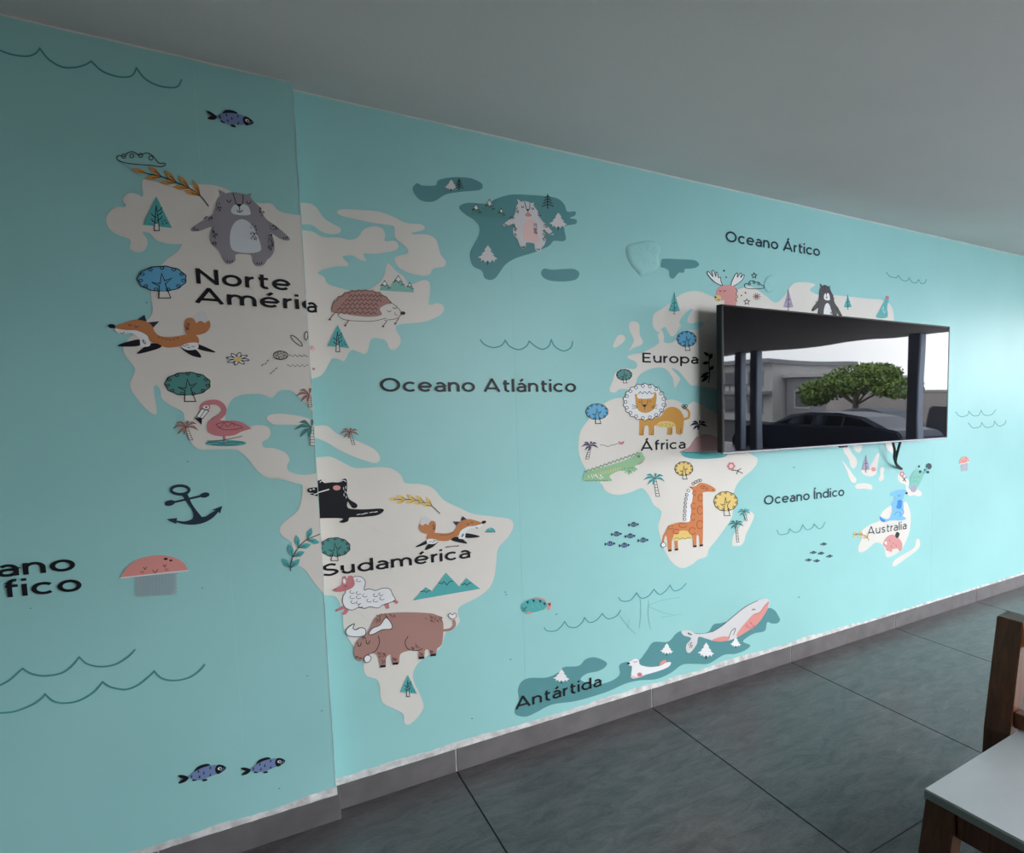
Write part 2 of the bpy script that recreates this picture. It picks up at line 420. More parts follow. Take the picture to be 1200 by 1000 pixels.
na_right = fr('G', [(100, 398, 1), (180, 405), (230, 430), (310, 435), (360, 445), (400, 430), (425, 395), (470, 382), (510, 390), (525, 420), (524, 450), (570, 450), (588, 475), (570, 495), (520, 505), (470, 512), (425, 510), (435, 545), (400, 535),
                    (370, 518), (325, 525), (352, 555), (345, 568), (290, 570), (230, 585), (210, 602), (240, 620), (255, 650), (310, 670), (380, 685), (440, 680), (490, 650), (520, 610), (530, 565), (545, 558), (575, 590), (610, 615), (640, 655),
                    (680, 640), (710, 633), (732, 645), (735, 690), (730, 748), (770, 742), (798, 755), (795, 785), (760, 810), (700, 830), (590, 842), (575, 865), (595, 900), (595, 935), (570, 960), (545, 955), (530, 920), (500, 908), (460, 910),
                    (445, 960), (430, 980), (400, 970), (365, 962)]) + fr('T', [(262, 368), (240, 362), (212, 358), (197, 380), (165, 430), (100, 448, 1)])
baffin = fr('G', [(300, 318), (320, 302), (400, 305), (490, 312), (560, 335), (620, 365), (690, 372), (710, 385), (700, 400), (650, 412), (660, 420), (720, 420), (760, 440), (775, 480), (785, 515), (808, 545), (800, 570), (750, 580), (735, 605),
                  (700, 612), (640, 600), (590, 575), (570, 545), (575, 525), (625, 510), (630, 490), (600, 460), (570, 430), (568, 385), (540, 375), (470, 365), (400, 350), (330, 335)])
cuba_l = fr('C', [(850, 605), (865, 585), (920, 580), (1000, 590), (1062, 608), (1110, 620, 1), (1110, 645, 1), (1068, 640), (1000, 632), (930, 632), (880, 630)])
cuba_r = fr('T', [(100, 635, 1), (140, 640), (190, 640), (225, 668), (270, 688), (320, 705), (390, 740), (412, 775), (395, 795), (350, 785), (300, 768), (240, 740), (190, 710), (150, 693), (100, 680, 1)])
NA = landmass('north_america_land', 'cream North America landmass folding round the pillar corner', [(YL, na_left), (YR, na_up), (YR, na_right), (YR, baffin), (YL, cuba_l), (YR, cuba_r)])
sa = fr('H', [(160, -15, 1), (210, -16), (270, -18), (330, 10), (390, 35), (500, 30), (560, 40), (600, 70), (620, 105), (690, 110), (750, 130), (800, 185), (870, 220), (940, 250), (1030, 262), (1110, 275), (1125, 310), (1100, 360), (1055, 410), (1045, 480),
              (1035, 550), (1010, 600), (960, 640), (900, 670), (870, 690), (865, 720), (875, 750), (850, 785), (810, 805), (795, 850), (775, 885)]) + \
    fr('F', [(780, 90), (745, 130), (735, 170), (745, 210), (770, 260), (785, 310), (770, 345), (740, 380), (715, 397), (695, 390), (690, 350), (660, 330), (600, 300), (583, 270), (580, 220), (565, 185), (520, 170), (505, 140), (503, 100)]) + \
    fr('H', [(425, 930), (385, 880), (350, 830), (330, 780), (325, 720), (315, 680), (300, 645), (270, 633), (180, 632, 1)])
SA = landmass('south_america_land', 'cream South America landmass right of the pillar corner', [(YR, sa)])
greenland = fr('I', [(272, 292), (310, 272), (400, 275), (440, 255), (490, 238), (540, 232), (650, 238), (730, 250), (765, 280), (778, 312), (815, 312), (815, 330), (790, 343), (820, 350), (818, 370), (770, 380), (765, 400), (772, 440), (755, 452), (715, 450),
                     (690, 475), (620, 505), (540, 530), (490, 560), (460, 600), (440, 625), (415, 633), (390, 622), (378, 590), (340, 570), (325, 540), (325, 500), (345, 460), (365, 420), (365, 380), (340, 350), (300, 325)])
isl1 = fr('I', [(55, 200), (75, 180), (100, 190), (160, 190), (175, 165), (240, 152), (320, 155), (370, 175), (382, 195), (365, 212), (280, 220), (210, 232), (160, 262), (120, 267), (85, 255), (60, 225)])
bean = fr('I', [(655, 600), (670, 580), (710, 585), (760, 582), (810, 582), (835, 600), (820, 630), (770, 640), (710, 638), (670, 625)])
GR = landmass('greenland_land', 'dark teal Greenland shape with the white bear on it', [(YR, greenland)], 'ice')
IS1 = landmass('arctic_island_land', 'small dark teal island up left of the white bear', [(YR, isl1)], 'ice')
landmass('arctic_island_land', 'plain bean-shaped dark teal island below the white bear', [(YR, bean)], 'ice')
ice = fr('S', [(500, 290, 1), (560, 283), (700, 290), (880, 300), (940, 345), (910, 385), (830, 400), (775, 400, 1), (760, 445), (710, 445, 1), (680, 470), (650, 510), (615, 515), (590, 480), (585, 425), (540, 395), (490, 375)])
landmass('arctic_island_land', 'ragged dark teal island beside the wrinkled wallpaper blister', [(YR, ice)], 'ice')
scand = fr('J', [(450, 500), (460, 465), (500, 440), (540, 410), (590, 370), (640, 345), (700, 340), (760, 360), (815, 382), (900, 400), (900, 520), (730, 525), (655, 545), (600, 560), (605, 530), (578, 580), (552, 590), (520, 540), (500, 550), (480, 566), (455, 540)])
euro = fr('J', [(310, 702), (350, 690), (400, 680), (470, 640), (486, 622), (480, 580), (500, 556), (513, 590), (515, 625), (560, 625), (600, 590), (680, 540), (760, 500), (850, 440, 1), (900, 500, 1), (900, 900, 1), (700, 868), (660, 860), (600, 790), (555, 768), (600, 820), (602, 835),
                (575, 880), (568, 850), (560, 820), (525, 775), (480, 765), (420, 780), (370, 815), (355, 860), (335, 888), (270, 885), (240, 905), (215, 900), (212, 880), (230, 830), (245, 790), (290, 770), (345, 775), (365, 755), (350, 730), (318, 716)])
isles = fr('J', [(320, 520), (345, 508), (375, 525), (378, 580), (395, 620), (385, 640), (345, 655), (318, 672), (335, 640), (345, 610), (322, 560)])
eire = fr('J', [(230, 640), (255, 590), (285, 585), (298, 605), (280, 630), (240, 655)])
russia = fr('Q', [(290, 255), (330, 235), (365, 222), (400, 215), (440, 240), (470, 262), (495, 245), (520, 210), (545, 202), (587, 208), (572, 225), (600, 240), (640, 240), (690, 245), (740, 250), (790, 256), (812, 275), (818, 305), (815, 335, 1), (300, 335, 1)])
EU = landmass('eurasia_land', 'cream Europe and northern Asia landmass running behind the television', [(YR, euro), (YR, scand), (YR, isles), (YR, eire), (YR, russia)])
baltic = Art('J', YR, 0); baltic.k = 22
baltic.fill('ocean', [(600, 505), (640, 455), (672, 440), (645, 495), (655, 518), (720, 512), (735, 525), (690, 555), (640, 560), (600, 600), (560, 620), (540, 612), (560, 600), (590, 575), (607, 535)])
baltic.done('inland_sea_print', None, EU)
africa = fr('K', [(345, 282), (290, 290), (235, 320), (140, 420), (100, 480), (88, 560), (95, 620), (125, 690), (170, 740)]) + \
    fr('L', [(175, 190), (200, 230), (260, 250), (330, 240), (400, 212), (430, 225), (460, 270), (480, 310), (520, 342), (522, 372), (505, 430), (515, 490), (540, 570), (580, 640), (640, 680), (700, 660), (740, 630), (790, 610), (805, 565), (850, 510), (900, 440),
             (940, 370), (950, 230), (990, 160), (1050, 110), (1085, 65), (1085, 35), (1060, 20)]) + fr('K', [(1000, 560, 1), (940, 400, 1), (860, 350), (800, 318), (760, 305), (720, 330), (690, 310), (640, 292), (600, 295), (470, 285)])
madag = fr('L', [(940, 545), (945, 490), (975, 450), (1010, 400), (1040, 350), (1068, 370), (1050, 420), (1020, 480), (1010, 520), (990, 545), (960, 550)])
AF = landmass('africa_land', 'cream Africa landmass with lion and giraffe left of the television', [(YR, africa), (YR, madag)])
sea = [(200, 180), (240, 165), (270, 220), (310, 270), (312, 320), (290, 350), (262, 335), (245, 270), (210, 220)], \
    [(190, 285), (230, 330), (280, 400), (310, 440), (300, 470), (270, 465), (250, 430), (225, 360)], [(475, 238), (500, 230), (490, 300), (480, 360), (470, 400), (420, 418), (370, 400), (350, 365), (400, 355), (430, 320)], \
    [(300, 490), (340, 475), (420, 480), (445, 510), (430, 530), (380, 520), (310, 520)], [(510, 345), (545, 345), (535, 390), (540, 430), (510, 460), (495, 440), (510, 400)], [(280, 150), (350, 155), (350, 200), (325, 218), (300, 200)], \
    [(560, 130), (610, 130), (612, 220), (590, 210), (560, 180)], [(655, 440), (660, 400), (690, 375), (720, 420), (750, 460), (745, 520), (800, 520), (850, 545), (855, 575), (830, 585), (790, 575), (750, 580), (725, 540), (720, 490), (680, 470)]
ASI = landmass('southeast_asia_land', 'scattered cream island shapes under the right half of the television', [(YR, fr('P', q)) for q in sea])
ozp = fr('O', [(665, 335), (680, 310), (715, 290), (745, 300), (755, 280), (768, 285), (780, 330), (775, 390), (755, 440), (735, 465), (700, 483), (688, 478), (678, 440), (650, 430), (615, 458), (590, 465), (586, 445), (600, 410), (595, 390), (625, 365), (660, 350)])
nzp = fr('O', [(712, 510), (725, 490), (790, 450), (800, 420), (812, 418), (810, 450), (760, 490), (720, 518)])
OZ = landmass('australia_land', 'cream Australia landmass with the blue kangaroo', [(YR, ozp), (YR, nzp)])
anta = fr('M', [(50, 590), (52, 560), (65, 530), (60, 490), (75, 455), (110, 440), (180, 438), (230, 415), (250, 395), (310, 390), (340, 362), (380, 355), (425, 375), (420, 395), (390, 412), (345, 422), (318, 445), (350, 462), (400, 465), (450, 450), (480, 425), (478, 390),
                (500, 375), (555, 370), (590, 330), (620, 292), (680, 290), (715, 255), (745, 245), (800, 255), (845, 250), (870, 218), (920, 208), (1090, 150), (1140, 190), (1135, 212), (1110, 215), (1090, 210), (1080, 245), (1040, 255), (1010, 270), (990, 290),
                (1020, 305), (1000, 325), (960, 340), (910, 345), (850, 380), (800, 382), (740, 385), (690, 420), (630, 445), (560, 450), (500, 465), (420, 500), (300, 535), (200, 550), (130, 585), (90, 600)])
AN = landmass('antarctica_land', 'dark teal Antarctica strip just above the baseboard', [(YR, anta)], 'ice')
# the print carries on round the fold of the pillar
fold = Art('X', YR, 0)
for y0_, y1_ in ((268, 440), (500, 515), (540, 700)):
    za, zb = at(356, y0_, YL).z, at(375, y1_, YL).z; b_ = len(fold.v)
    fold.v += [(XC+.0012, YL-.0004, za), (XC+.0012, YR-.001, za), (XC+.0012, YR-.001, zb), (XC+.0012, YL-.0004, zb)]
    fold.fc.append((b_, b_+1, b_+2, b_+3)); fold.mi.append(fold.m('land'))
fold.done('land_on_fold', None, NA)

# ------------------------------------------------------------------ lettering: a round monoline alphabet (cap height 1)
WT = .168
def arc(cx, cy, rx, ry, a0, a1, n=14):
    return [(cx+rx*math.cos(math.radians(a0+(a1-a0)*i/n)), cy+ry*math.sin(math.radians(a0+(a1-a0)*i/n))) for i in range(n+1)]
XH, RY, RX, MY = .74, .305, .325, .37
def acute(x, t): return [(x-.07, t+.10), (x+.12, t+.30)]
def glyph(c):
    O_ = arc(RX, MY, RX, RY, 0, 360, 22)
    A_ = [[(-.02, 0), (.44, 1.0), (.46, 1.0), (.92, 0)], [(.15, .27), (.75, .27)]]
    a_ = [[(.50, 0), (.50, .42)] + arc(.25, .42, .25, .25, 0, 140, 8), [(.50, .40), (.24, .40)] + arc(.20, .225, .20, .17, 90, 270, 8) + [(.32, .055), (.50, .17)]]
    e_ = [arc(RX, MY, RX, RY, 0, 318, 20), [(0, MY), (2*RX, MY)]]
    n_ = [[(0, 0), (0, XH)], [(0, .36)] + arc(.27, .40, .27, .275, 165, 0, 10) + [(.54, 0)]]
    g = dict(o=([O_], 2*RX), c=([arc(RX, MY, RX, RY, 45, 315, 16)], .56), e=(e_, 2*RX), a=(a_, .50), n=(n_, .54), i=([[(0, 0), (0, XH)], [(0, .92), (0, 1.08)]], 0),
             l=([[(0, 0), (0, 1.06)]], 0), r=([[(0, 0), (0, XH)], [(0, .36)] + arc(.30, .38, .30, .295, 165, 92, 6)], .30),
             t=([[(.14, .95), (.14, .22)] + arc(.30, .22, .16, .165, 180, 300, 6), [(0, .67), (.40, .67)]], .40), f=([[(.13, 0), (.13, .80)] + arc(.31, .80, .18, .21, 180, 70, 6), [(0, .67), (.40, .67)]], .38),
             u=([[(0, XH), (0, .34)] + arc(.27, .34, .27, .275, 180, 360, 10), [(.54, XH), (.54, 0)]], .54), m=([[(0, 0), (0, XH)], [(0, .36)] + arc(.245, .40, .245, .275, 165, 0, 10) + [(.49, 0)], [(.49, .36)] + arc(.735, .40, .245, .275, 165, 0, 10) + [(.98, 0)]], .98),
             d=([O_, [(2*RX, 0), (2*RX, 1.06)]], 2*RX), p=([O_, [(0, -.30), (0, XH)]], 2*RX), s=([[(.43, .60), (.25, .675), (.05, .58), (.10, .42), (.36, .33), (.45, .18), (.26, .06), (.0, .12)]], .44),
             S=([[(.60, .84), (.34, .93), (.06, .78), (.12, .56), (.52, .44), (.64, .24), (.34, .07), (.0, .16)]], .62), O=([arc(.47, .5, .47, .43, 0, 360, 26)], .94), N=([[(0, 0), (0, 1.0)], [(0, .93), (.72, .07)], [(.72, 0), (.72, 1.0)]], .72),
             A=(A_, .90), E=([[(0, 0), (0, 1)], [(0, .93), (.60, .93)], [(0, .5), (.53, .5)], [(0, .07), (.61, .07)]], .58), I=([[(0, 0), (0, 1)]], 0), P=([[(0, 0), (0, 1)], [(0, .93)] + arc(.34, .65, .28, .28, 90, -90, 10) + [(0, .37)]], .62))
    g[' '] = ([], .12)
    base = {'á': 'a', 'é': 'e', 'í': 'i', 'Á': 'A', 'Í': 'I'}
    if c in base:
        st, w_ = g[base[c]]; st = list(st)
        if c == 'í': st = st[:1]
        st.append(acute(w_/2, 1.0 if c in 'ÁÍ' else .76)); return st, w_
    return g[c]
def spaced(t):
    x = 0; out = []
    for c in t:
        st, w_ = glyph(c); out.append((x, st)); x += w_ + WT + {'r': .03, 't': .08, 'f': .06}.get(c, .13)
    return out, x - .13 - WT
def lettering(text, p0, p1, cap, label, plane=YR, parent=None, start=0, wt=WT, col='black', name=None):
    """p0/p1: baseline ends (of text[start:]) in the photo; cap: cap height there in pixels at p0"""
    a = Art('X', plane, 2); outs = []
    O = at(*p0, plane); E_ = at(*p1, plane); top = at(p0[0], p0[1]-cap, plane); hz = top.z - O.z
    full, wtot = spaced(text); x0 = full[start][0] - WT/2; wvis = wtot + WT/2 - x0
    ux = (E_.x-O.x)/wvis; uz = (E_.z-O.z)/wvis
    mi = a.m(col)
    for ci, (gx, st) in enumerate(full):
        if text[ci] == ' ':
            outs.append(a); a = Art('X', plane, 2); mi = a.m(col)
        for s_ in st:
            closed = len(s_) > 20 and math.dist(s_[0], s_[-1]) < 1e-6
            P = s_[:-1] if closed else s_
            if text and len(P) == 8 and P[0][0] > .3: P = catmull(P, False, 4)
            # ribbon in glyph units scaled so that the weight is even in the photo
            L, R_ = ribbon(P, wt, closed); n = len(P); b = len(a.v); a.k += 1
            for q in L+R_:
                u = gx+q[0]-x0
                X = O.x+ux*u; X = min(X, XC-.0003) if plane == YL else max(X, XC+.0012)
                a.v.append((X, plane-a.lay-a.k*.00002, O.z+uz*u+hz*q[1]))
            for i in range(n if closed else n-1):
                j = (i+1) % n; a.fc.append((b+i, b+j, b+n+j, b+n+i)); a.mi.append(mi)
    outs.append(a)
    for o_, w_ in zip(outs, text.split()):
        o_.done('map_lettering', label if len(outs) == 1 else '%s in the %s' % (w_, label), parent)
lettering('Norte', (230.5, 332.5), (341, 341), 18, 'black lettering Norte', YL, NA)
lettering('Améric', (229, 355), (374, 364), 17, 'black lettering América cut by the pillar corner', YL, NA)
lettering('a', (359.5, 366), (371.5, 366.5), 16, None, YR, NA)
lettering('Sudamérica', (377.5, 676), (551, 653.5), 14.5, 'black lettering Sudamérica', YR, SA)
lettering('Oceano Atlántico', (445.5, 459), (675, 459.5), 16, 'black lettering Oceano Atlántico')
lettering('Oceano Ártico', (850, 283), (960.5, 300.5), 12.5, 'black lettering Oceano Ártico', col='navy')
lettering('Europa', (752.5, 424.8), (818, 426.5), 11.3, 'black lettering Europa', YR, EU)
lettering('África', (750.5, 528.5), (803, 525.5), 11, 'black lettering África', YR, AF)
lettering('Oceano Índico', (895, 592), (989, 581), 10.8, 'black lettering Oceano Índico', col='navy')
lettering('Australia', (1016, 627.5), (1062, 620), 9.5, 'black lettering Australia', YR, OZ, wt=.13, col='navy')
lettering('Antártida', (604, 831.5), (704.5, 803.5), 13, 'black lettering Antártida', YR, AN)
lettering('Oceano', (-3, 676.5), (89, 668), 19, 'black lettering ending in ano at the left edge of the photo', YL, None, 3)
lettering('Pacífico', (4.5, 700.5), (96.5, 692), 19.5, 'black lettering ending in ífico at the left edge of the photo', YL, None, 4)

# ------------------------------------------------------------------ waves
def wave(frame, pts, wd, label, plane=YR, col='wave'):
    Art(frame, plane, 1).line(col, pts, wd).done('wave_print', label)
wave('A', [(-40, 215), (0, 237), (60, 258), (130, 265), (170, 250), (187, 228, 1), (230, 280), (290, 315), (350, 318), (400, 305), (428, 288, 1), (480, 335), (550, 360), (600, 362), (625, 350), (640, 320, 1), (680, 370), (740, 402), (800, 412), (835, 405), (852, 373)], 2.0, 'dark teal wave line in the top left corner', YL)
wave('E', [(-40, 228), (0, 213), (50, 185), (107, 133, 1), (150, 158), (210, 168), (290, 155), (340, 120), (372, 80, 1), (410, 112), (470, 125), (540, 115), (600, 80), (635, 43)], 2.0, 'upper dark teal wave line at bottom left', YL)
wave('E', [(-40, 343), (0, 342), (70, 335), (150, 305), (195, 275), (212, 253, 1), (250, 285), (300, 296), (370, 285), (440, 245), (482, 196, 1), (520, 220), (590, 232), (650, 210), (700, 170), (723, 146, 1), (760, 180), (820, 190), (890, 175), (940, 140), (960, 113)], 2.0, 'lower dark teal wave line at bottom left', YL)
wave('I', [(370, 912), (390, 935), (430, 950), (470, 940), (487, 916, 1), (510, 945), (550, 960), (585, 945), (600, 920, 1), (630, 945), (660, 958), (690, 945), (703, 913, 1), (720, 945), (760, 966), (795, 950), (803, 920)], 1.4, 'thin wave line above Oceano Atlántico')
wave('M', [(167, 230), (180, 245), (215, 245), (240, 225), (252, 206, 1), (270, 228), (300, 230), (325, 210), (335, 190, 1), (355, 210), (385, 200), (408, 173, 1), (430, 195), (465, 185), (485, 158)], 1.0, 'thin wave line right of the small teal fish')
wave('M', [(475, 106), (490, 122), (525, 118), (550, 88, 1), (570, 110), (600, 100), (622, 73, 1), (645, 95), (670, 80), (688, 56, 1), (705, 80), (735, 70), (755, 48)], 1.0, 'thin wave line below the giraffe')
wave('N', [(715, 238), (728, 253), (750, 257), (757, 248, 1), (770, 265), (788, 268), (795, 257, 1), (805, 272), (820, 275), (828, 263, 1), (838, 277), (850, 275), (856, 262)], .8, 'small wave line right of Oceano Ártico')
wave('N', [(958, 728), (975, 745), (1000, 740), (1005, 726, 1), (1020, 742), (1040, 740), (1048, 723, 1), (1060, 740), (1085, 738), (1100, 720)], .8, 'upper faint wave line right of the television')
wave('N', [(1002, 766), (1020, 785), (1045, 780), (1050, 766, 1), (1065, 783), (1090, 778), (1095, 761, 1), (1110, 778), (1130, 772), (1136, 758)], .8, 'lower faint wave line right of the television')
wave('O', [(285, 383), (295, 400), (325, 395), (332, 378, 1), (350, 392), (370, 385), (380, 363, 1), (395, 382), (415, 375), (422, 360, 1), (440, 378), (455, 370), (462, 353)], .8, 'small wave line below Oceano Índico')

# ------------------------------------------------------------------ plants: builders
def round_tree(frame, cx, cy, rx, ry, col, label, plane, parent, trunk=.55, wd=.8, tilt=.05):
    a = Art(frame, plane, 2)
    pts = []
    n = 22
    for i in range(n):
        t = 2*math.pi*i/n; k = 1.0 if i % 2 else .955
        pts.append((cx+rx*k*math.cos(t), cy+ry*k*math.sin(t)))
    a.fill(col, pts); a.line('line', pts, wd, closed=True)
    for i in range(0, n, 2):
        t = 2*math.pi*(i+.5)/n; a.ring('line', cx+rx*.87*math.cos(t), cy+ry*.86*math.sin(t), rx*.075, ry*.105, wd*.85, n=8)
    by = cy+ry*(1+trunk); w0, w1 = rx*.13, rx*.24; x0 = cx+rx*.06+tilt*rx
    a.fill('land', [(cx-w0+tilt*rx, cy+ry*.98), (cx+w0+tilt*rx, cy+ry*.98), (x0+w1, by), (x0-w1, by)], False)
    # trunk outline with forked branches
    a.line('line', [(x0-w1, by), (cx-w0*.9, cy+ry*.55), (cx-rx*.42, cy+ry*.28), (cx-w0*.6, cy+ry*.36), (cx-rx*.02, cy-ry*.42), (cx+w0*.8, cy+ry*.16), (cx+rx*.40, cy-ry*.06), (cx+w0*1.0, cy+ry*.40), (x0+w1, by)], wd, False, True)
    return a.done('round_tree_print', label, parent)
round_tree('B', 360, 628, 116, 60, 'sky', 'blue curly-edged tree beside the word Norte', YL, NA, .5, 1.1)
round_tree('C', 480, 440, 108, 55, 'green', 'dark green curly-edged tree above the flamingo', YL, NA, .5, 1.1)
round_tree('H', 290, 405, 72, 45, 'green', 'dark green curly-edged tree above the word Sudamérica', YR, SA, .4, .9, -.1)
round_tree('K', 196, 363, 66, 47, 'sky', 'light blue curly-edged tree on the west coast of Africa', YR, AF, .48, .8)
round_tree('K', 356, 147, 46, 33, 'green', 'small green curly-edged tree left of the word Europa', YR, EU, .45, .7)
round_tree('J', 639, 607, 55, 44, 'sky', 'blue curly-edged tree above the word Europa', YR, EU, .45, .8)
round_tree('L', 655, 97, 54, 42, 'yellow', 'small yellow curly-edged tree above the giraffe', YR, AF, .45, .8)
round_tree('L', 900, 288, 71, 58, 'yellow', 'large yellow curly-edged tree right of the giraffe', YR, AF, .45, .8)
def pine(frame, cx, top, base, hw, col, label, plane, parent, wd=.9, trunk=.12):
    """flat triangle tree with a branching trunk drawn on it"""
    a = Art(frame, plane, 2); h = base-top
    a.fill(col, [(cx-.02*hw, top), (cx+hw*1.05, base+h*.03), (cx-hw*.95, base-h*.07)], False)
    tw = hw*.15; by = base+h*trunk
    a.fill('land', [(cx-tw, base-h*.10), (cx+tw, base-h*.10), (cx+tw*1.2, by), (cx-tw*1.1, by)], False)
    a.line('line', [(cx-tw*1.1, by), (cx-tw*.8, base-h*.3), (cx-tw*.2, top+h*.3), (cx+tw*.6, base-h*.3), (cx+tw*1.2, by)], wd, False, True)
    for s_, y_ in ((-1, .62), (1, .55), (-1, .80), (1, .72), (1, .42)):
        y0 = top+h*y_; a.line('line', [(cx, y0+h*.08), (cx+s_*hw*.30, y0), (cx+s_*hw*.36, y0-h*.07)], wd, False)
    a.patch('line', cx+hw*.5, base-h*.12, hw*.22, h*.12, 7, hw*.05, wd*.8, 50, 3)
    return a.done('pine_print', label, parent)
pine('B', 335, 242, 385, 68, 'teal', 'teal triangle pine in the northwest of North America', YL, NA, 1.1)
pine('G', 303, 843, 950, 52, 'teal', 'teal triangle pine under the hedgehog', YR, NA, 1.0, .18)
pine('F', 712, 163, 250, 40, 'teal', 'teal triangle pine at the tip of South America', YR, SA, .9, .18)
def spruce(frame, cx, top, base, hw, col, label, parent, wd=.6):
    a = Art(frame, YR, 2); h = base-top
    a.fill(col, [(cx, top), (cx+hw*.35, top+h*.35), (cx+hw*.7, top+h*.7), (cx+hw, base), (cx, base+h*.05), (cx-hw, base), (cx-hw*.65, top+h*.68), (cx-hw*.3, top+h*.35)], False)
    a.line('line', [(cx, top), (cx, base+h*.16)], wd, False)
    a.patch('line', cx, base-h*.25, hw*.5, h*.26, 12, hw*.12, wd, 20, 5); a.line('line', [(cx-hw*.2, base+h*.16), (cx+hw*.2, base+h*.16)], wd, False)
    return a.done('spruce_print', label, parent)
spruce('J', 570, 345, 450, 32, 'teal', 'slim teal speckled spruce on Scandinavia', EU)
spruce('N', 370, 298, 360, 18, 'mauve', 'grey speckled spruce left of the brown bear', EU)
spruce('N', 579, 317, 360, 14, 'teal', 'teal speckled spruce right of the brown bear', EU)
spruce('P', 388, 240, 360, 34, 'mauve', 'mauve speckled spruce under the television', ASI)
def fir(frame, cx, top, base, hw, label, parent, col='pale'):
    a = Art(frame, YR, 2); h = base-top; b = base
    a.line('line', [(cx, b-h*.2), (cx-hw*.05, b+h*.16)], .9, False)
    a.fill(col, [(cx-.02*hw, top), (cx+hw*.36, top+h*.3), (cx+hw*.24, top+h*.34), (cx+hw*.66, top+h*.58), (cx+hw*.46, top+h*.6), (cx+hw, b-h*.2), (cx+hw*.72, b-h*.16), (cx+hw*.66, b), (cx+hw*.44, b-h*.14), (cx+hw*.2, b+h*.03), (cx-hw*.05, b-h*.1), (cx-hw*.3, b+h*.02), (cx-hw*.5, b-h*.14), (cx-hw*.75, b-h*.06), (cx-hw*.72, b-h*.22), (cx-hw*1.1, b-h*.28),
                (cx-hw*.55, top+h*.56), (cx-hw*.7, top+h*.52), (cx-hw*.28, top+h*.32), (cx-hw*.4, top+h*.28)], False)
    return a.done('fir_print', label, parent)
fir('I', 407, 470, 550, 45, 'white fir at the bottom of Greenland', GR); fir('I', 737, 317, 388, 40, 'white fir right of the white bear', GR)
fir('I', 235, 163, 210, 30, 'small white fir on the island left of Greenland', IS1)
fir('M', 240, 403, 455, 33, 'white fir above the word Antártida', AN, 'white'); fir('M', 675, 296, 340, 26, 'white fir above the seal', AN, 'white')
fir('M', 838, 293, 352, 33, 'largest white fir below the whale', AN, 'white'); fir('M', 960, 272, 310, 22, 'white fir under the belly of the whale', AN, 'white')
def twigpine(frame, cx, top, base, hw, label, parent):
    a = Art(frame, YR, 2); h = base-top; a.line('line', [(cx, top), (cx, base)], 1.1, False)
    for k in range(4):
        y_ = top+h*(.12+.19*k); ww = hw*(.45+.18*k)
        a.line('line', [(cx-ww, y_+h*.16), (cx-ww*.4, y_+h*.06), (cx, y_), (cx+ww*.4, y_+h*.06), (cx+ww, y_+h*.14)], 1.0)
    return a.done('bare_pine_print', label, parent)
twigpine('I', 686, 230, 300, 28, 'black line-drawn pine up right of the white bear', GR); twigpine('I', 271, 158, 212, 20, 'black line-drawn pine on the island left of Greenland', IS1)
def palm(frame, cx, cy, s, col, label, plane, parent, trunk=(.1, 1.0), tw=.14, left_only=False):
    """cx,cy: where the fronds meet"""
    a = Art(frame, plane, 2)
    tx, ty = cx+trunk[0]*s, cy+trunk[1]*s
    a.fill('land', [(cx-tw*.7*s, cy), (cx+tw*.7*s, cy), (tx+tw*1.2*s, ty), (tx-tw*1.2*s, ty)], False)
    a.line('line', [(cx-tw*.7*s, cy), (tx-tw*1.2*s, ty), (tx+tw*1.2*s, ty), (cx+tw*.7*s, cy)], .6, False)
    for k in range(1, 6):
        t = k/6; a.line('line', [(cx+(tx-cx)*t-tw*s, cy+(ty-cy)*t), (cx+(tx-cx)*t+tw*s, cy+(ty-cy)*t)], .5, False)
    for dx, dy, b in ((-1.15, .15, -.35), (-.85, -.35, -.45), (-.75, .62, -.05), (.15, -.5, -.5), (.85, -.25, -.45), (1.0, .3, -.25), (-.2, .65, .05)):
        if left_only and dx > .3: continue
        ex, ey = cx+dx*s, cy+dy*s; mx_, my_ = cx+dx*.55*s, cy+dy*.4*s+b*s*.55
        nx, ny = -(ey-cy), ex-cx; l = math.hypot(nx, ny); nx, ny = nx/l*s*.13, ny/l*s*.13
        a.fill(col, [(cx, cy, 1), (mx_+nx, my_+ny), (ex, ey, 1), (mx_-nx, my_-ny)])
        a.line('line', [(cx, cy), (mx_, my_), (ex, ey)], .45)
    return a.done('palm_print', label, parent)
palm('C', 475, 642, 55, 'brown', 'dusty pink palm left of the flamingo', YL, NA, (.35, 1.1)); palm('C', 1050, 490, 55, 'brown', 'dusty pink palm cut by the pillar corner', YL, NA, (.05, 1.05), left_only=True)
palm('C', 1060, 645, 70, 'green', 'green palm cut by the pillar corner', YL, NA, (.08, 1.2), left_only=True); palm('T', 286, 668, 36, 'brown', 'dusty pink palm on the long Caribbean island', YR, NA, (.4, 1.4))
palm('K', 158, 562, 46, 'plum', 'dark purple palm on the west of Africa', YR, AF, (-.4, 1.7), .16); palm('K', 535, 755, 58, 'teal', 'teal palm left of the giraffe', YR, AF, (.3, 1.8), .15)
palm('L', 1010, 350, 34, 'teal', 'smaller teal palm at the top of Madagascar', YR, AF, (.3, 1.5)); palm('L', 963, 422, 42, 'green', 'taller teal palm on Madagascar', YR, AF, (.2, 2.5), .12)
palm('K', 795, 440, 48, 'black', 'black palm on the pink mound in the shadow of the television', YR, AF, (.05, 1.2), .08)
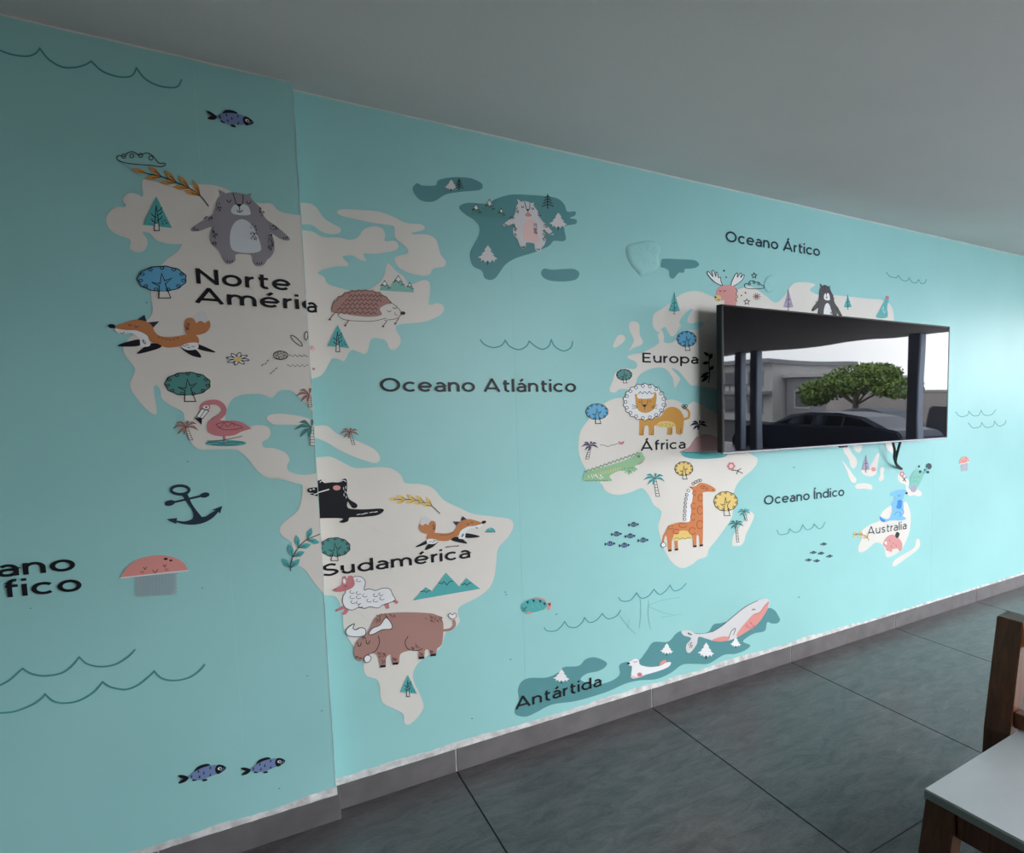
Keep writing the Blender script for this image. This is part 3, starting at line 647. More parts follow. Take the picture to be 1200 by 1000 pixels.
def branch(frame, stem, leaves, col, label, plane, parent, ll, lw, wd=1.0):
    a = Art(frame, plane, 2); S_ = catmull(stem, False, 8); a.line('line', stem, wd)
    for t, side, ang in leaves:
        i = min(len(S_)-2, int(t*(len(S_)-1))); p = S_[i]; q = S_[i+1]; d = math.atan2(q[1]-p[1], q[0]-p[0])+side*math.radians(ang)
        L_ = ll; e = (p[0]+L_*math.cos(d), p[1]+L_*math.sin(d)); m_ = (p[0]+L_*.55*math.cos(d), p[1]+L_*.55*math.sin(d)); nx, ny = -math.sin(d)*lw, math.cos(d)*lw
        a.fill(col, [(p[0], p[1], 1), (m_[0]+nx, m_[1]+ny), (e[0], e[1], 1), (m_[0]-nx, m_[1]-ny)]); a.line('line', [p, m_], wd*.7, False)
    return a.done('leaf_branch_print', label, parent)
lv = [(t, s_, 22) for t in (.22, .42, .62, .82) for s_ in (1, -1)]
branch('B', [(578, 288), (540, 240), (490, 205), (430, 178), (360, 150), (290, 135)], lv+[(.98, 1, 5)], 'leaf', 'orange leaf branch left above the grey bear', YL, NA, 84, 11.5, 1.2)
branch('H', [(782, 248), (740, 210), (690, 190), (640, 182), (590, 182)], lv+[(.98, 1, 5)], 'yellow', 'golden leaf branch above the running fox', YR, SA, 54, 9, .9)
branch('H', [(82, 518), (85, 470), (110, 420), (150, 375), (225, 342)], [(.12, -1, 40), (.12, 1, 45), (.35, -1, 42), (.35, 1, 40), (.58, -1, 45), (.58, 1, 40), (.8, -1, 42), (.8, 1, 40)], 'teal', 'teal leaf branch at the pillar edge left of Sudamérica', YL, NA, 62, 13, 1.0)
branch('P', [(415, 955), (395, 925), (360, 905), (320, 900), (285, 905)], [(.2, 1, 40), (.2, -1, 40), (.5, 1, 40), (.5, -1, 40), (.8, 1, 35), (.8, -1, 35)], 'straw', 'pale orange leaf sprig left of the word Australia', YR, OZ, 42, 11, .6)
def mountains(frame, base, peaks, col, label, parent, plane=YR, caps=True, zig=False, wd=.8):
    a = Art(frame, plane, 2); a.fill(col, base, False)
    for x, y, hw, h in peaks:
        if caps:
            a.fill('white', [(x, y), (x+hw, y+h), (x+hw*.4, y+h*.75), (x+hw*.1, y+h*1.1), (x-hw*.4, y+h*.7), (x-hw, y+h)], False)
            a.line('line', [(x, y), (x+hw, y+h), (x+hw*.4, y+h*.75), (x+hw*.1, y+h*1.1), (x-hw*.4, y+h*.7), (x-hw, y+h)], wd, False, True); a.patch('line', x+hw*1.1, y+h*1.5, hw*.5, h*.3, 5, hw*.12, wd, 60, 4)
        if zig: a.line('line', [(x-hw, y+h), (x-hw*.5, y+h*1.1), (x-hw*.3, y+h*.85), (x+hw*.1, y+h*1.25), (x+hw*.4, y+h*.9), (x+hw*.9, y+h*.8)], wd, False)
    return a.done('mountain_print', label, parent)
mountains('G', [(497, 682), (522, 640), (548, 668), (585, 612), (625, 672), (640, 645), (662, 692)], [(522, 636, 20, 26), (586, 612, 20, 32), (639, 645, 14, 22)], 'sage', 'green mountains with white caps above the hedgehog', NA)
mountains('I', [(325, 328), (350, 278), (375, 312), (413, 255), (440, 308), (468, 298), (487, 348)], [(350, 277, 17, 30), (413, 255, 18, 34), (468, 297, 13, 24)], 'green', 'teal mountains with white caps left of the white bear', GR)
mountains('H', [(655, 655), (715, 592), (745, 612), (810, 525), (872, 590), (905, 550), (970, 600)], [(715, 592, 26, 20), (810, 530, 36, 42), (905, 552, 26, 26)], 'teal', 'three teal mountains above the brown buffalo', SA, caps=False, zig=True)

# ------------------------------------------------------------------ animals
def bear(frame, T, fur, belly, muzzle, label, plane, parent, wd=.9, cheeks=None):
    a = Art(frame, plane, 2, T)
    a.fill(fur, [(622, 210, 1), (655, 226), (640, 246)]).fill(fur, [(778, 226, 1), (768, 254), (748, 240)])
    a.fill(fur, [(640, 236), (690, 222), (740, 230), (768, 240), (790, 265), (820, 295), (845, 345), (900, 385), (955, 435), (950, 448), (915, 440), (865, 412), (882, 440), (886, 490), (872, 522), (852, 540), (835, 563), (800, 567), (785, 545), (780, 518), (742, 512), (705, 515), (702, 545), (672, 558), (650, 540), (625, 492), (592, 462),
                 (586, 425), (595, 385), (545, 400), (502, 406), (498, 394), (530, 370), (590, 335), (608, 300), (616, 262)])
    a.fill(muzzle, [(700, 282), (728, 276), (760, 286), (773, 312), (770, 328), (728, 330), (690, 322), (684, 302)])
    a.fill(belly, [(735, 349), (770, 365), (800, 410), (822, 470), (818, 498), (770, 508), (700, 498), (680, 470), (680, 410), (700, 365)])
    a.fill('black', [(704, 277), (737, 277), (722, 293)], False)
    a.line('line', [(691, 225), (699, 250), (707, 278)], wd).line('line', [(738, 234), (740, 255), (736, 278)], wd)
    a.line('line', [(722, 290), (724, 312)], wd).line('line', [(710, 307), (720, 315), (730, 314), (738, 306)], wd)
    for ex, ey in ((673, 262), (766, 269)): a.line('line', [(ex-10, ey-5), (ex-4, ey+6), (ex+5, ey+6), (ex+10, ey-5)], wd)
    if cheeks: a.ell(cheeks, 726, 318, 30, 12)
    for x, y, rx, ry, n, an in ((625, 295, 13, 25, 14, 70), (575, 345, 22, 10, 12, -30), (604, 430, 15, 42, 24, 80), (826, 315, 13, 22, 12, 60), (885, 385, 22, 16, 12, 40), (868, 460, 14, 42, 24, 80), (790, 410, 18, 45, 24, 65)):
        a.patch('line', x, y, rx, ry, n, 4, wd*.8, an, int(x))
    for x, y in ((510, 396), (520, 400), (530, 402), (930, 440), (940, 440), (948, 436), (668, 548), (680, 550), (690, 547), (806, 558), (818, 560), (828, 556)): a.line('line', [(x, y-7), (x-3, y+4)], wd, False)
    return a.done('bear_print', label, parent)
bear('B', None, 'grey', 'greybelly', 'greybelly', 'grey bear with a pale belly above the word Norte', YL, NA, 1.0)
bear('I', (.51, 0, 480-500*.51, .03, .667, 258-222*.667-15), 'pale', 'blush', 'pale', 'white bear with a pink belly on Greenland', YR, GR, .8, 'salmon')
bear('Q', (.195, 0, 577-500*.195, 0, .42, 210-222*.42), 'bearbrown', 'white', 'white', 'dark brown bear rising behind the top of the television', YR, EU, .5)
def fox(frame, T, label, plane, parent, wd=1.0, tint='orange'):
    a = Art(frame, plane, 2, T)
    for leg in ([(252, 912), (165, 934), (163, 945), (252, 942)], [(357, 938), (308, 930), (258, 962), (248, 980), (340, 956)], [(448, 946), (490, 983), (543, 996), (515, 958)], [(522, 932), (602, 965), (599, 973), (530, 957)]):
        a.fill('black', leg)
    a.fill('pale', [(495, 812), (520, 790), (545, 778), (565, 790), (580, 826), (560, 838), (540, 828), (520, 838), (508, 818)])
    a.fill(tint, [(480, 892), (465, 850), (470, 820), (490, 810), (508, 816), (520, 836, 1), (540, 825), (560, 836, 1), (580, 824), (586, 850), (570, 876), (535, 890)])
    a.fill('navy', [(243, 822, 1), (278, 797, 1), (288, 828, 1)]).fill('navy', [(293, 832, 1), (347, 827, 1), (318, 858, 1)])
    a.fill('white', [(138, 862), (200, 864), (270, 868), (300, 915), (302, 942), (262, 944), (252, 905), (215, 882), (165, 888)])
    a.fill(tint, [(138, 856), (200, 828), (245, 820), (290, 830), (315, 850), (326, 875), (350, 895), (400, 900), (470, 890), (505, 884), (530, 905), (528, 932), (480, 932), (440, 945), (380, 950), (340, 932), (305, 922), (288, 892), (240, 870), (190, 868)])
    a.fill('white', [(450, 945), (480, 930), (525, 928), (526, 955), (480, 962)])
    a.ell('black', 125, 850, 17, 10, .1)
    for ex, ey in ((210, 843), (240, 850)): a.line('brownline', [(ex-9, ey-3), (ex-2, ey+5), (ex+9, ey-1)], wd)
    a.line('line', [(165, 882), (176, 886), (182, 876)], wd*.8)
    a.specks('brownline', [(345, 903), (362, 908), (380, 912), (398, 914), (416, 911), (433, 906)], 5, wd, 15)
    a.patch('line', 272, 925, 12, 14, 7, 4, wd*.8, 70, 2).patch('brownline', 480, 850, 10, 22, 9, 5, wd*.8, 80, 6).specks('line', [(465, 943), (485, 950), (505, 945), (478, 938)], 8, wd*.7, 10)
    return a.done('fox_print', label, parent)
fox('B', None, 'orange fox leaping on the west coast of North America', YL, NA)
fox('H', (-.66, 0, 987+125*.66, .061, .717, 288-850*.717-125*.061), 'orange fox running above the word Sudamérica', YR, SA, .9)
a = Art('G', YR, 2)      # hedgehog
a.fill('brown', [(272, 772), (285, 735), (330, 700), (370, 684), (430, 681), (490, 690), (535, 718), (556, 742), (530, 748), (500, 768), (508, 797), (450, 806), (380, 800), (320, 790), (280, 786)])
for r_ in range(5):
    y = 700+r_*20; x0, x1 = (355-r_*18, 500+(8 if r_ < 2 else -4*r_)); n = 8
    a.line('brownline', [(x0+(x1-x0)*i/(2*n), y+(0 if i % 2 else 12)+((i-n)**2)*.06) for i in range(2*n+1)], .9, sub=2)
a.line('brownline', [(272, 772), (285, 735), (300, 728), (305, 712), (325, 708), (335, 692), (355, 694), (370, 682), (385, 688), (400, 680), (415, 687), (430, 680), (450, 686), (465, 682), (480, 694), (498, 690), (510, 706), (530, 712), (540, 728)], .9, sub=2)
a.line('line', [(300, 795), (330, 818), (400, 826), (470, 826), (530, 812)], .6).line('line', [(545, 735), (575, 755), (600, 782)], .6).line('line', [(600, 795), (575, 815), (520, 822)], .6)
for x, y in ((265, 817), (338, 845), (515, 849), (572, 836)): a.line('brownline', [(x+18, y-24), (x+6, y-8), (x, y)], .9).ell('brownline', x, y+2, 6, 4)
a.ell('black', 608, 789, 12, 8).ring('line', 543, 775, 9, 7, .7, a0=0, a1=180, n=8).ring('line', 570, 760, 9, 7, .7, a0=0, a1=180, n=8).ring('line', 578, 790, 8, 8, .6, a0=60, a1=220, n=8)
a.done('hedgehog_print', 'brown spiny hedgehog on the east of North America', NA)
a = Art('C', YL, 2)      # rabbit
a.ring('line', 990, 238, 36, 10, .9, .75).ring('line', 1035, 215, 8, 20, .9, .1)
a.ring('line', 915, 306, 34, 20, .9).loops('line', [(895, 300), (910, 295), (930, 300), (935, 313), (900, 315), (915, 318)], 7, .6)
a.specks('line', [(960+i*11, 305+(i % 2)*6) for i in range(8)], 5, .7, 10).specks('line', [(950+i*11, 352+(i % 2)*6) for i in range(9)], 5, .7, 10).specks('line', [(830, 352), (845, 345), (855, 332), (870, 390), (882, 380), (895, 368)], 7, .8, -40)
a.done('rabbit_print', 'pale line-drawn rabbit at the pillar corner', NA)
Art('C', YR, 2).ell('blush', 1064, 275, 12, 12).patch('brown', 1060, 272, 8, 10, 5, 4, .7, 80, 3).done('rabbit_face_print', None, NA)
Art('C', YR, 2).ell('brown', 1070, 370, 7, 6).done('rabbit_paw_print', None, NA)
a = Art('C', YL, 2)      # flamingo
a.ell('teal', 658, 718, 97, 15).line('line', [(570, 716), (610, 712), (640, 718), (690, 712), (745, 716)], .7).line('line', [(590, 724), (650, 726), (720, 722)], .6)
a.line('pink', [(655, 675), (655, 715)], 1.6, False).line('line', [(648, 680), (650, 714)], .6, False).line('line', [(570, 708), (650, 703), (735, 685)], .8)
a.line('rose', [(548, 562), (556, 540), (585, 527), (620, 528), (646, 548), (648, 575), (625, 598), (600, 612), (588, 640)], 6.0)
a.fill('rose', [(572, 645), (575, 622), (600, 606), (650, 612), (700, 612), (742, 624), (779, 650, 1), (735, 663), (690, 682), (620, 684), (580, 668)])
a.ell('rose', 562, 548, 24, 18).fill('white', [(545, 557), (580, 566), (550, 603), (521, 594)], False).line('line', [(545, 557), (580, 566), (550, 603), (521, 594)], .8, False, True).line('line', [(562, 562), (536, 600)], .7, False)
a.fill('black', [(510, 597), (548, 602), (545, 632)], False).ell('white', 566, 549, 14, 9).ell('black', 567, 549, 5, 4)
a.line('brownline', [(612, 630), (640, 652), (690, 655), (740, 645)], .8).line('brownline', [(612, 630), (660, 618), (700, 628), (735, 640)], .8).line('brownline', [(620, 645), (640, 640), (650, 620), (665, 640), (690, 625), (700, 640)], .7)
a.done('flamingo_print', 'pink flamingo standing in a teal puddle', NA)
a = Art('H', YR, 2)      # black caiman
a.fill('black', [(150, 100, 1), (212, 93), (225, 89), (240, 104), (275, 101), (310, 101), (325, 87), (345, 92), (350, 170), (392, 203), (390, 220), (370, 220), (350, 192), (353, 222), (420, 228), (500, 224), (519, 233), (490, 255), (420, 264), (360, 266), (352, 282), (330, 291), (310, 287), (318, 270), (150, 271, 1)])
a.ell('pink', 298, 127, 18, 12).line('white', [(150, 157), (215, 148), (263, 134)], 1.3, False).ring('white', 230, 103, 10, 8, .9, a0=180, a1=360, n=8).ring('white', 329, 100, 11, 8, .9, a0=180, a1=360, n=8)
a.specks('white', [(330, 130), (337, 145), (332, 160), (342, 170), (340, 125), (345, 150)], 6, .8, 85).specks('white', [(400, 252), (420, 250), (435, 246), (460, 242), (480, 240)], 9, .8, -10)
a.done('caiman_print', 'black caiman with a pink cheek beside the pillar corner', SA)
a = Art('H', YL, 2)
a.fill('black', [(160, 143), (165, 130), (185, 126), (215, 124, 1), (260, 122, 1), (260, 168, 1), (215, 168, 1), (172, 157), (195, 152), (172, 150)]).line('white', [(190, 160), (260, 148)], 1.3, False).ring('white', 175, 137, 4, 3, .7, n=7).ring('white', 190, 133, 4, 3, .7, n=7)
a.done('caiman_print', None, NA)
a = Art('H', YR, 2)      # sheep
sp = [(340, 615), (335, 600), (370, 570), (372, 548), (395, 542), (418, 548), (432, 570), (426, 605), (450, 600), (480, 608), (510, 598), (545, 600), (560, 628), (572, 650), (545, 666), (515, 675), (490, 690), (455, 684), (430, 692), (400, 688), (370, 700), (338, 688), (325, 660), (328, 635)]
for leg in ([(335, 675), (292, 700), (295, 708), (345, 690)], [(335, 690), (325, 722), (342, 720), (358, 695)], [(515, 670), (532, 695), (545, 690), (540, 665)], [(550, 650), (578, 672), (588, 662), (565, 645)]): a.fill('rose', leg, False)
a.fill('white', sp).line('line', sp, .7, closed=True)
for x, y in ((370, 615), (400, 620), (370, 640), (400, 640), (430, 632), (375, 662), (400, 665), (480, 630), (505, 625), (450, 655), (480, 655), (510, 645), (410, 680), (400, 560)): a.ring('line', x, y, 11, 7, .6, a0=20, a1=250, n=8)
a.fill('rose', [(277, 607), (318, 582), (326, 548), (338, 540), (346, 565), (352, 542), (366, 538), (376, 550), (382, 580), (360, 602), (310, 615)]).fill('white', [(328, 572), (330, 552), (340, 560), (338, 575)]).line('brownline', [(330, 590), (340, 586), (348, 590)], .7).line('brownline', [(285, 606), (297, 602)], .7, False)
a.done('sheep_print', 'white woolly sheep with a pink face under the word Sudamérica', SA)
a = Art('H', YR, 3)      # buffalo
a.line('brown', [(795, 795), (830, 790), (850, 770), (845, 745)], 3.0).fill('white', [(820, 728), (828, 715), (840, 722), (852, 713), (858, 730), (840, 742)]).line('line', [(820, 728), (828, 715), (840, 722), (852, 713), (858, 730), (840, 742)], .7, closed=True)
a.fill('brown', [(378, 905), (385, 860), (400, 835), (430, 815), (452, 785), (475, 740), (510, 718), (600, 710), (700, 712), (760, 720), (793, 748), (797, 800), (790, 858), (768, 882), (762, 908), (737, 908), (732, 886), (712, 888), (706, 922), (682, 922), (674, 888), (600, 902), (588, 950), (560, 950), (552, 908), (530, 922), (526, 962), (502, 962), (488, 912), (455, 900), (430, 928), (400, 938)])
for x, y in ((514, 963), (573, 950), (695, 923), (750, 910)): a.fill('black', [(x-13, y-4), (x+13, y-7), (x+13, y+4), (x-13, y+7)], False)
for hn in ([(432, 815), (400, 825), (352, 820), (340, 800), (352, 780), (380, 764), (374, 785), (388, 792), (408, 782), (430, 788)], [(448, 812), (465, 785), (500, 770), (522, 740), (535, 738), (556, 768), (552, 788), (510, 792), (470, 812)]):
    a.fill('white', hn).line('line', hn, .9, closed=True)
a.line('line', [(492, 820), (498, 850), (480, 890), (440, 910)], .9).line('line', [(632, 822), (618, 850), (630, 880), (670, 890), (700, 880)], .9)
for ex, ey in ((403, 860), (443, 850)): a.line('line', [(ex-8, ey-10), (ex-5, ey+6), (ex+4, ey+7), (ex+10, ey-8)], .9)
for x, y, rx, ry, n in ((660, 868, 25, 16, 12), (500, 908, 28, 12, 14), (755, 740, 42, 14, 20), (535, 725, 50, 8, 12), (515, 940, 8, 14, 6), (570, 930, 8, 12, 6), (692, 905, 8, 10, 6), (745, 893, 8, 8, 5), (490, 745, 12, 14, 6)): a.patch('brownline', x, y, rx, ry, n, 5, .8, 60, int(x))
a.ell('brownline', 392, 918, 7, 4).ell('brownline', 408, 924, 6, 4).fill('white', [(425, 925), (440, 910), (458, 918), (452, 938), (435, 945)]).line('line', [(425, 925), (440, 910), (458, 918), (452, 938), (435, 945)], .8, closed=True).specks('line', [(425, 825), (432, 830), (418, 830)], 5, .8)
a.done('buffalo_print', 'large brown buffalo with white horns in the south of South America', SA)
a = Art('K', YR, 2)      # lion
a.line('lion', [(700, 408), (732, 398), (735, 365), (718, 345)], 2.6).loops('line', [(705, 338), (718, 330), (700, 330), (712, 340)], 8, .7)
a.fill('lion', [(445, 400, 1), (560, 395), (600, 347), (640, 335), (680, 352), (704, 395), (704, 440), (697, 494, 1), (660, 494, 1), (655, 450), (640, 452), (638, 496, 1), (604, 498, 1), (606, 452), (560, 450), (533, 445), (530, 500, 1), (500, 502, 1), (498, 450), (476, 450), (470, 502, 1), (443, 502, 1)])
a.fill('yellow', [(545, 450), (560, 425), (600, 418), (640, 425), (655, 448), (600, 456)]).specks('crocline', [(560, 440), (580, 436), (600, 434), (620, 436), (640, 442), (575, 446), (600, 446), (625, 447)], 6, .6, 20)
mn = [(475+128*math.cos(t)*k, 306+110*math.sin(t)*k) for i in range(36) for t, k in [(2*math.pi*i/36, 1.0 if i % 2 else .93)]]
a.fill('white', mn).line('line', mn, .75, closed=True).loops('line', [(475+112*math.cos(2*math.pi*(i+.5)/17), 306+94*math.sin(2*math.pi*(i+.5)/17)) for i in range(17)], 9, .65)
a.fill('lion', [(420, 282), (418, 262), (430, 262), (440, 285), (510, 285), (525, 262), (538, 248), (545, 275), (536, 335), (510, 362), (475, 370), (445, 360), (425, 330)])
a.fill('white', [(438, 285), (435, 262), (450, 245), (475, 250), (500, 242), (525, 250), (530, 265), (512, 285)]).line('line', [(437, 262), (450, 246), (462, 258), (475, 246), (490, 258), (502, 244), (515, 258), (528, 252)], .7)
a.fill('black', [(458, 322), (490, 322), (475, 338)], False).line('line', [(475, 338), (475, 352)], .6, False).ring('rose', 475, 350, 12, 8, .7, a0=10, a1=170, n=8).line('brownline', [(440, 303), (452, 310)], .7, False).line('brownline', [(500, 303), (515, 300)], .7, False).line('brownline', [(456, 288), (460, 320)], .6, False).line('brownline', [(494, 288), (490, 320)], .6, False)
for dx in (-1, 1):
    for dy in (-6, 4, 14): a.line('line', [(475+dx*42, 335+dy*.4), (475+dx*75, 328+dy*1.2)], .5, False)
for x in (455, 515, 620, 675): a.specks('brownline', [(x, 496), (x+8, 497)], 4, .6, 80).line('brownline', [(x+12, 462), (x+10, 490)], .6, False)
a.done('lion_print', 'orange lion with a curly white mane above the word África', AF)
a = Art('K', YR, 2)      # crocodile
a.fill('croc', [(118, 768), (124, 722), (180, 703), (300, 668), (380, 640), (450, 600), (464, 612), (477, 640), (455, 668), (418, 682), (434, 702), (402, 714), (382, 734), (372, 716), (340, 708), (300, 720), (270, 742), (285, 765), (260, 770), (180, 766)])
a.line('crocline', [(122+i*12, 722-i*4.2-(0 if i % 2 else 12)) for i in range(28)], .8, False).line('crocline', [(124, 765)]+[(140+i*12, 764+(0 if i % 2 else 7)) for i in range(11)], .7, False)
a.specks('straw', [(150+i*14, 745-i*4) for i in range(14)], 9, 1.0, 80).patch('white', 190, 745, 50, 12, 14, 6, .8, 75, 4).patch('crocline', 380, 705, 40, 18, 12, 5, .7, 60, 5).specks('rose', [(460, 655), (450, 662), (440, 668)], 6, .8, -60).ring('line', 440, 625, 6, 5, .7, n=8)
a.done('crocodile_print', 'green crocodile with a jagged back on western Africa', AF)
a = Art('L', YR, 2)      # giraffe
mp2 = [(690, 208), (668, 240), (680, 262), (660, 285), (674, 310), (656, 335), (672, 355), (652, 380), (665, 405), (690, 405, 1), (705, 300), (715, 225, 1)]
a.fill('white', mp2).loops('line', [(682, 225), (672, 250), (668, 275), (664, 298), (663, 322), (661, 345), (660, 370), (660, 392), (710, 185), (725, 175), (740, 168), (752, 165)], 8, .65)
a.line('giraffe', [(552, 468), (538, 495), (532, 535)], 2.2).fill('white', [(520, 545), (530, 530), (545, 532), (550, 548), (532, 558)]).line('line', [(520, 545), (530, 530), (545, 532), (550, 548), (532, 558)], .7, closed=True)
a.fill('giraffe', [(548, 475), (565, 435), (620, 412), (690, 405), (698, 330), (708, 232), (686, 204), (722, 200), (750, 180), (795, 188), (838, 214), (834, 232), (795, 232), (766, 236, 1), (768, 400, 1), (767, 480), (765, 546, 1), (748, 546, 1), (744, 492), (730, 490), (728, 552, 1), (708, 552, 1), (705, 503), (660, 508), (622, 512), (621, 570, 1), (603, 570, 1), (600, 512), (586, 510), (583, 576, 1), (563, 576, 1), (560, 510)])
a.fill('yellow', [(592, 510), (600, 478), (640, 460), (680, 465), (703, 503), (650, 512), (610, 520)]).line('crocline', [(600, 508), (615, 502), (630, 510), (645, 502), (660, 508), (680, 500), (698, 505)], .6)
for x, y in ((573, 577), (612, 571), (720, 552), (757, 547)): a.fill('black', [(x-10, y-5), (x+10, y-7), (x+10, y+4), (x-10, y+6)], False)
for x, y, rx, ry in ((578, 440, 16, 10), (650, 428, 24, 13), (610, 465, 18, 14), (705, 462, 20, 20), (748, 425, 18, 24), (708, 380, 13, 20), (750, 340, 16, 24), (709, 315, 13, 18), (752, 268, 14, 20), (716, 240, 10, 12), (765, 205, 10, 8), (790, 215, 8, 6)): a.ell('giraffe', x, y, rx, ry).ring('giraffeline', x, y, rx, ry, .9, n=14, a0=30, a1=330)
a.line('line', [(770, 205), (780, 200)], .6, False).line('line', [(820, 222), (830, 220)], .7, False).line('giraffeline', [(690, 205), (705, 210)], .9, False)
a.done('giraffe_print', 'orange spotted giraffe in southern Africa', AF)
a = Art('J', YR, 2)      # moose
for an in ([(838, 308), (800, 292), (765, 258), (754, 236), (762, 232), (785, 258), (780, 228), (790, 226), (802, 258), (804, 234), (812, 240), (816, 265), (828, 262), (830, 285)], [(888, 312), (892, 285), (912, 245), (922, 240), (922, 262), (938, 240), (946, 244), (940, 265), (956, 248), (960, 256), (945, 282), (912, 306)]):
    a.fill('white', an).line('line', an, .8, closed=True)
a.fill('pink', [(803, 352), (815, 325), (845, 308), (890, 308), (914, 322), (918, 360), (916, 425, 1), (850, 425, 1), (848, 390), (830, 392), (808, 375)]).line('brownline', [(912, 325), (922, 340), (914, 355), (924, 370), (914, 385), (922, 400)], .7)
a.fill('straw', [(793, 378), (805, 362), (828, 368), (830, 390), (812, 398), (797, 390)]).ell('black', 800, 374, 6, 5).ring('line', 818, 384, 7, 6, .7, a0=0, a1=200, n=8)
for ex in (828, 852): a.line('brownline', [(ex-7, 334), (ex-2, 342), (ex+7, 336)], .8)
a.done('moose_print', 'pink moose with white antlers above the top left of the television', EU)
def star(x, y, r, label, wd=.8):      # stars and a flake around the moose
    Art('J', YR, 1).line('line', [(x+(r if k % 2 == 0 else r*.45)*math.sin(math.pi*k/5), y-(r if k % 2 == 0 else r*.45)*math.cos(math.pi*k/5)) for k in range(10)], wd, False, True).done('star_print', label, EU)
star(1016, 253, 16, 'small outlined star above the line-drawn cloud'); star(975, 399, 17, 'small outlined star just above the television')
for x, y, r in ((848, 226, 9), (860, 262, 7), (968, 349, 8), (945, 364, 7)): Art('J', YR, 1).ell('line', x, y, r*.6, r*.6).done('dot_print', None, EU)
a = Art('J', YR, 1); a.ell('salmon', 1028, 370, 8, 8)
for k in range(10):
    t = 2*math.pi*k/10; a.line('brownline', [(1030+3*math.cos(t), 370+3*math.sin(t)), (1030+23*math.cos(t), 370+21*math.sin(t))], .8, False)
a.done('flake_print', 'small reddish flake right of the pink moose', EU)
def cloud(frame, pts, lp, r, label, plane, wd=.9):
    a = Art(frame, plane, 2); a.line('line', pts, wd, closed=True).loops('line', lp, r, wd*.9); return a.done('cloud_print', label)
cloud('A', [(548, 742), (560, 730), (585, 735), (600, 718), (625, 713), (655, 728), (690, 718), (720, 735), (745, 765), (772, 766), (775, 776), (750, 783), (700, 776), (620, 770), (565, 758)], [(580, 734), (618, 732), (660, 730), (708, 742)], 10, 'line-drawn cloud above the orange leaf branch', YL, 1.0)
cloud('J', [(962, 312), (968, 298), (985, 300), (990, 285), (1010, 282), (1025, 290), (1040, 290), (1055, 305), (1070, 312), (1066, 324), (1020, 327), (975, 324)], [(990, 300), (1015, 292), (1040, 300)], 6, 'small line-drawn cloud right of the moose', YR, .8)
a = Art('C', YL, 2)      # daisy
for k in range(8):
    t = 2*math.pi*k/8+.2; a.fill('white', [(714+8*math.cos(t), 325+6*math.sin(t)), (714+34*math.cos(t-.28), 323+19*math.sin(t-.28)), (714+54*math.cos(t), 323+30*math.sin(t)), (714+34*math.cos(t+.28), 323+19*math.sin(t+.28))]); a.line('line', [(714+8*math.cos(t), 325+6*math.sin(t)), (714+34*math.cos(t-.28), 323+19*math.sin(t-.28)), (714+54*math.cos(t), 323+30*math.sin(t)), (714+34*math.cos(t+.28), 323+19*math.sin(t+.28))], .9, closed=True)
a.ell('yellow', 714, 324, 19, 12); a.done('daisy_print', 'white daisy with a yellow centre right of the leaping fox', NA)
def flower(frame, x, y, r, ex, ey, label, parent):
    a = Art(frame, YR, 2); a.line('line', [(x, y+r), ((x+ex)/2, (y+ey)/2+r*.2), (ex, ey)], .9).line('line', [((x+ex)/2, (y+ey)/2+r*.3), ((x+ex)/2+r, (y+ey)/2-r*.3)], .9).line('line', [((x*.4+ex*.6)), (y*.4+ey*.6)] and [((x*.4+ex*.6), (y*.4+ey*.6)), (x*.4+ex*.6-r*.4, y*.4+ey*.6+r*.9)], .9)
    for k in range(6):
        t = 2*math.pi*k/6; a.ell('rose', x+r*.6*math.cos(t), y+r*.6*math.sin(t), r*.42, r*.42, n=10)
    a.ell('blush', x, y, r*.5, r*.5); return a.done('flower_print', label, parent)
flower('L', 932, 82, 24, 1000, 125, 'pink flower on the east of Africa', AF); flower('P', 690, 398, 22, 722, 462, 'pink flower under the television cables', ASI)
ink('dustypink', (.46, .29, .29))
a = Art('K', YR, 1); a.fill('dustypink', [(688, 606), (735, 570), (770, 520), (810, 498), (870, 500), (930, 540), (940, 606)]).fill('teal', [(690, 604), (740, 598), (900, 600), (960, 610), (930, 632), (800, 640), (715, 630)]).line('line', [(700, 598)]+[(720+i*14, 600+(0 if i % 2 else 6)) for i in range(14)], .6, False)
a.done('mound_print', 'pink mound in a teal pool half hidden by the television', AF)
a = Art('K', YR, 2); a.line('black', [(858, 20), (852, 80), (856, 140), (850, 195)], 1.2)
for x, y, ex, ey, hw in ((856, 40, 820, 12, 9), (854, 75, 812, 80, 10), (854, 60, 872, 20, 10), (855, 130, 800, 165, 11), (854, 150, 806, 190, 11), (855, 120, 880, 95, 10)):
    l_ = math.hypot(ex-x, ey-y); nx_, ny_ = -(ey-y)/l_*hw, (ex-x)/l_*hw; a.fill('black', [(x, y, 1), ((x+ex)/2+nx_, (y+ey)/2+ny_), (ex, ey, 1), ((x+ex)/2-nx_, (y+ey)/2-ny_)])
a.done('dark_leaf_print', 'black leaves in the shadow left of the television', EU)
a = Art('K', YR, 2); a.line('line', [(212, 558), (240, 560), (262, 568), (275, 560), (300, 556), (325, 548)], .5).fill('rose', [(322, 535), (338, 542), (355, 535), (352, 550), (336, 556), (328, 550)]); a.done('bird_print', 'tiny red bird flying off the purple palm', AF)
a = Art('Q', YR, 2); a.fill('teal', [(766, 305), (775, 285), (785, 265), (795, 250), (803, 252), (798, 275), (798, 305)]).fill('rose', [(793, 246), (800, 242), (804, 248), (798, 254)]).patch('white', 785, 285, 8, 14, 6, 2, .6, 40, 2); a.done('bird_print', 'teal bird with a red crest above the right half of the television', EU)
a = Art('H', YR, 2)
for k in range(5): a.ell('teal', 1005+k*7, 330-abs(k-2)*2-(8 if k == 3 else 0), 12, 5, -.9+k*.45)
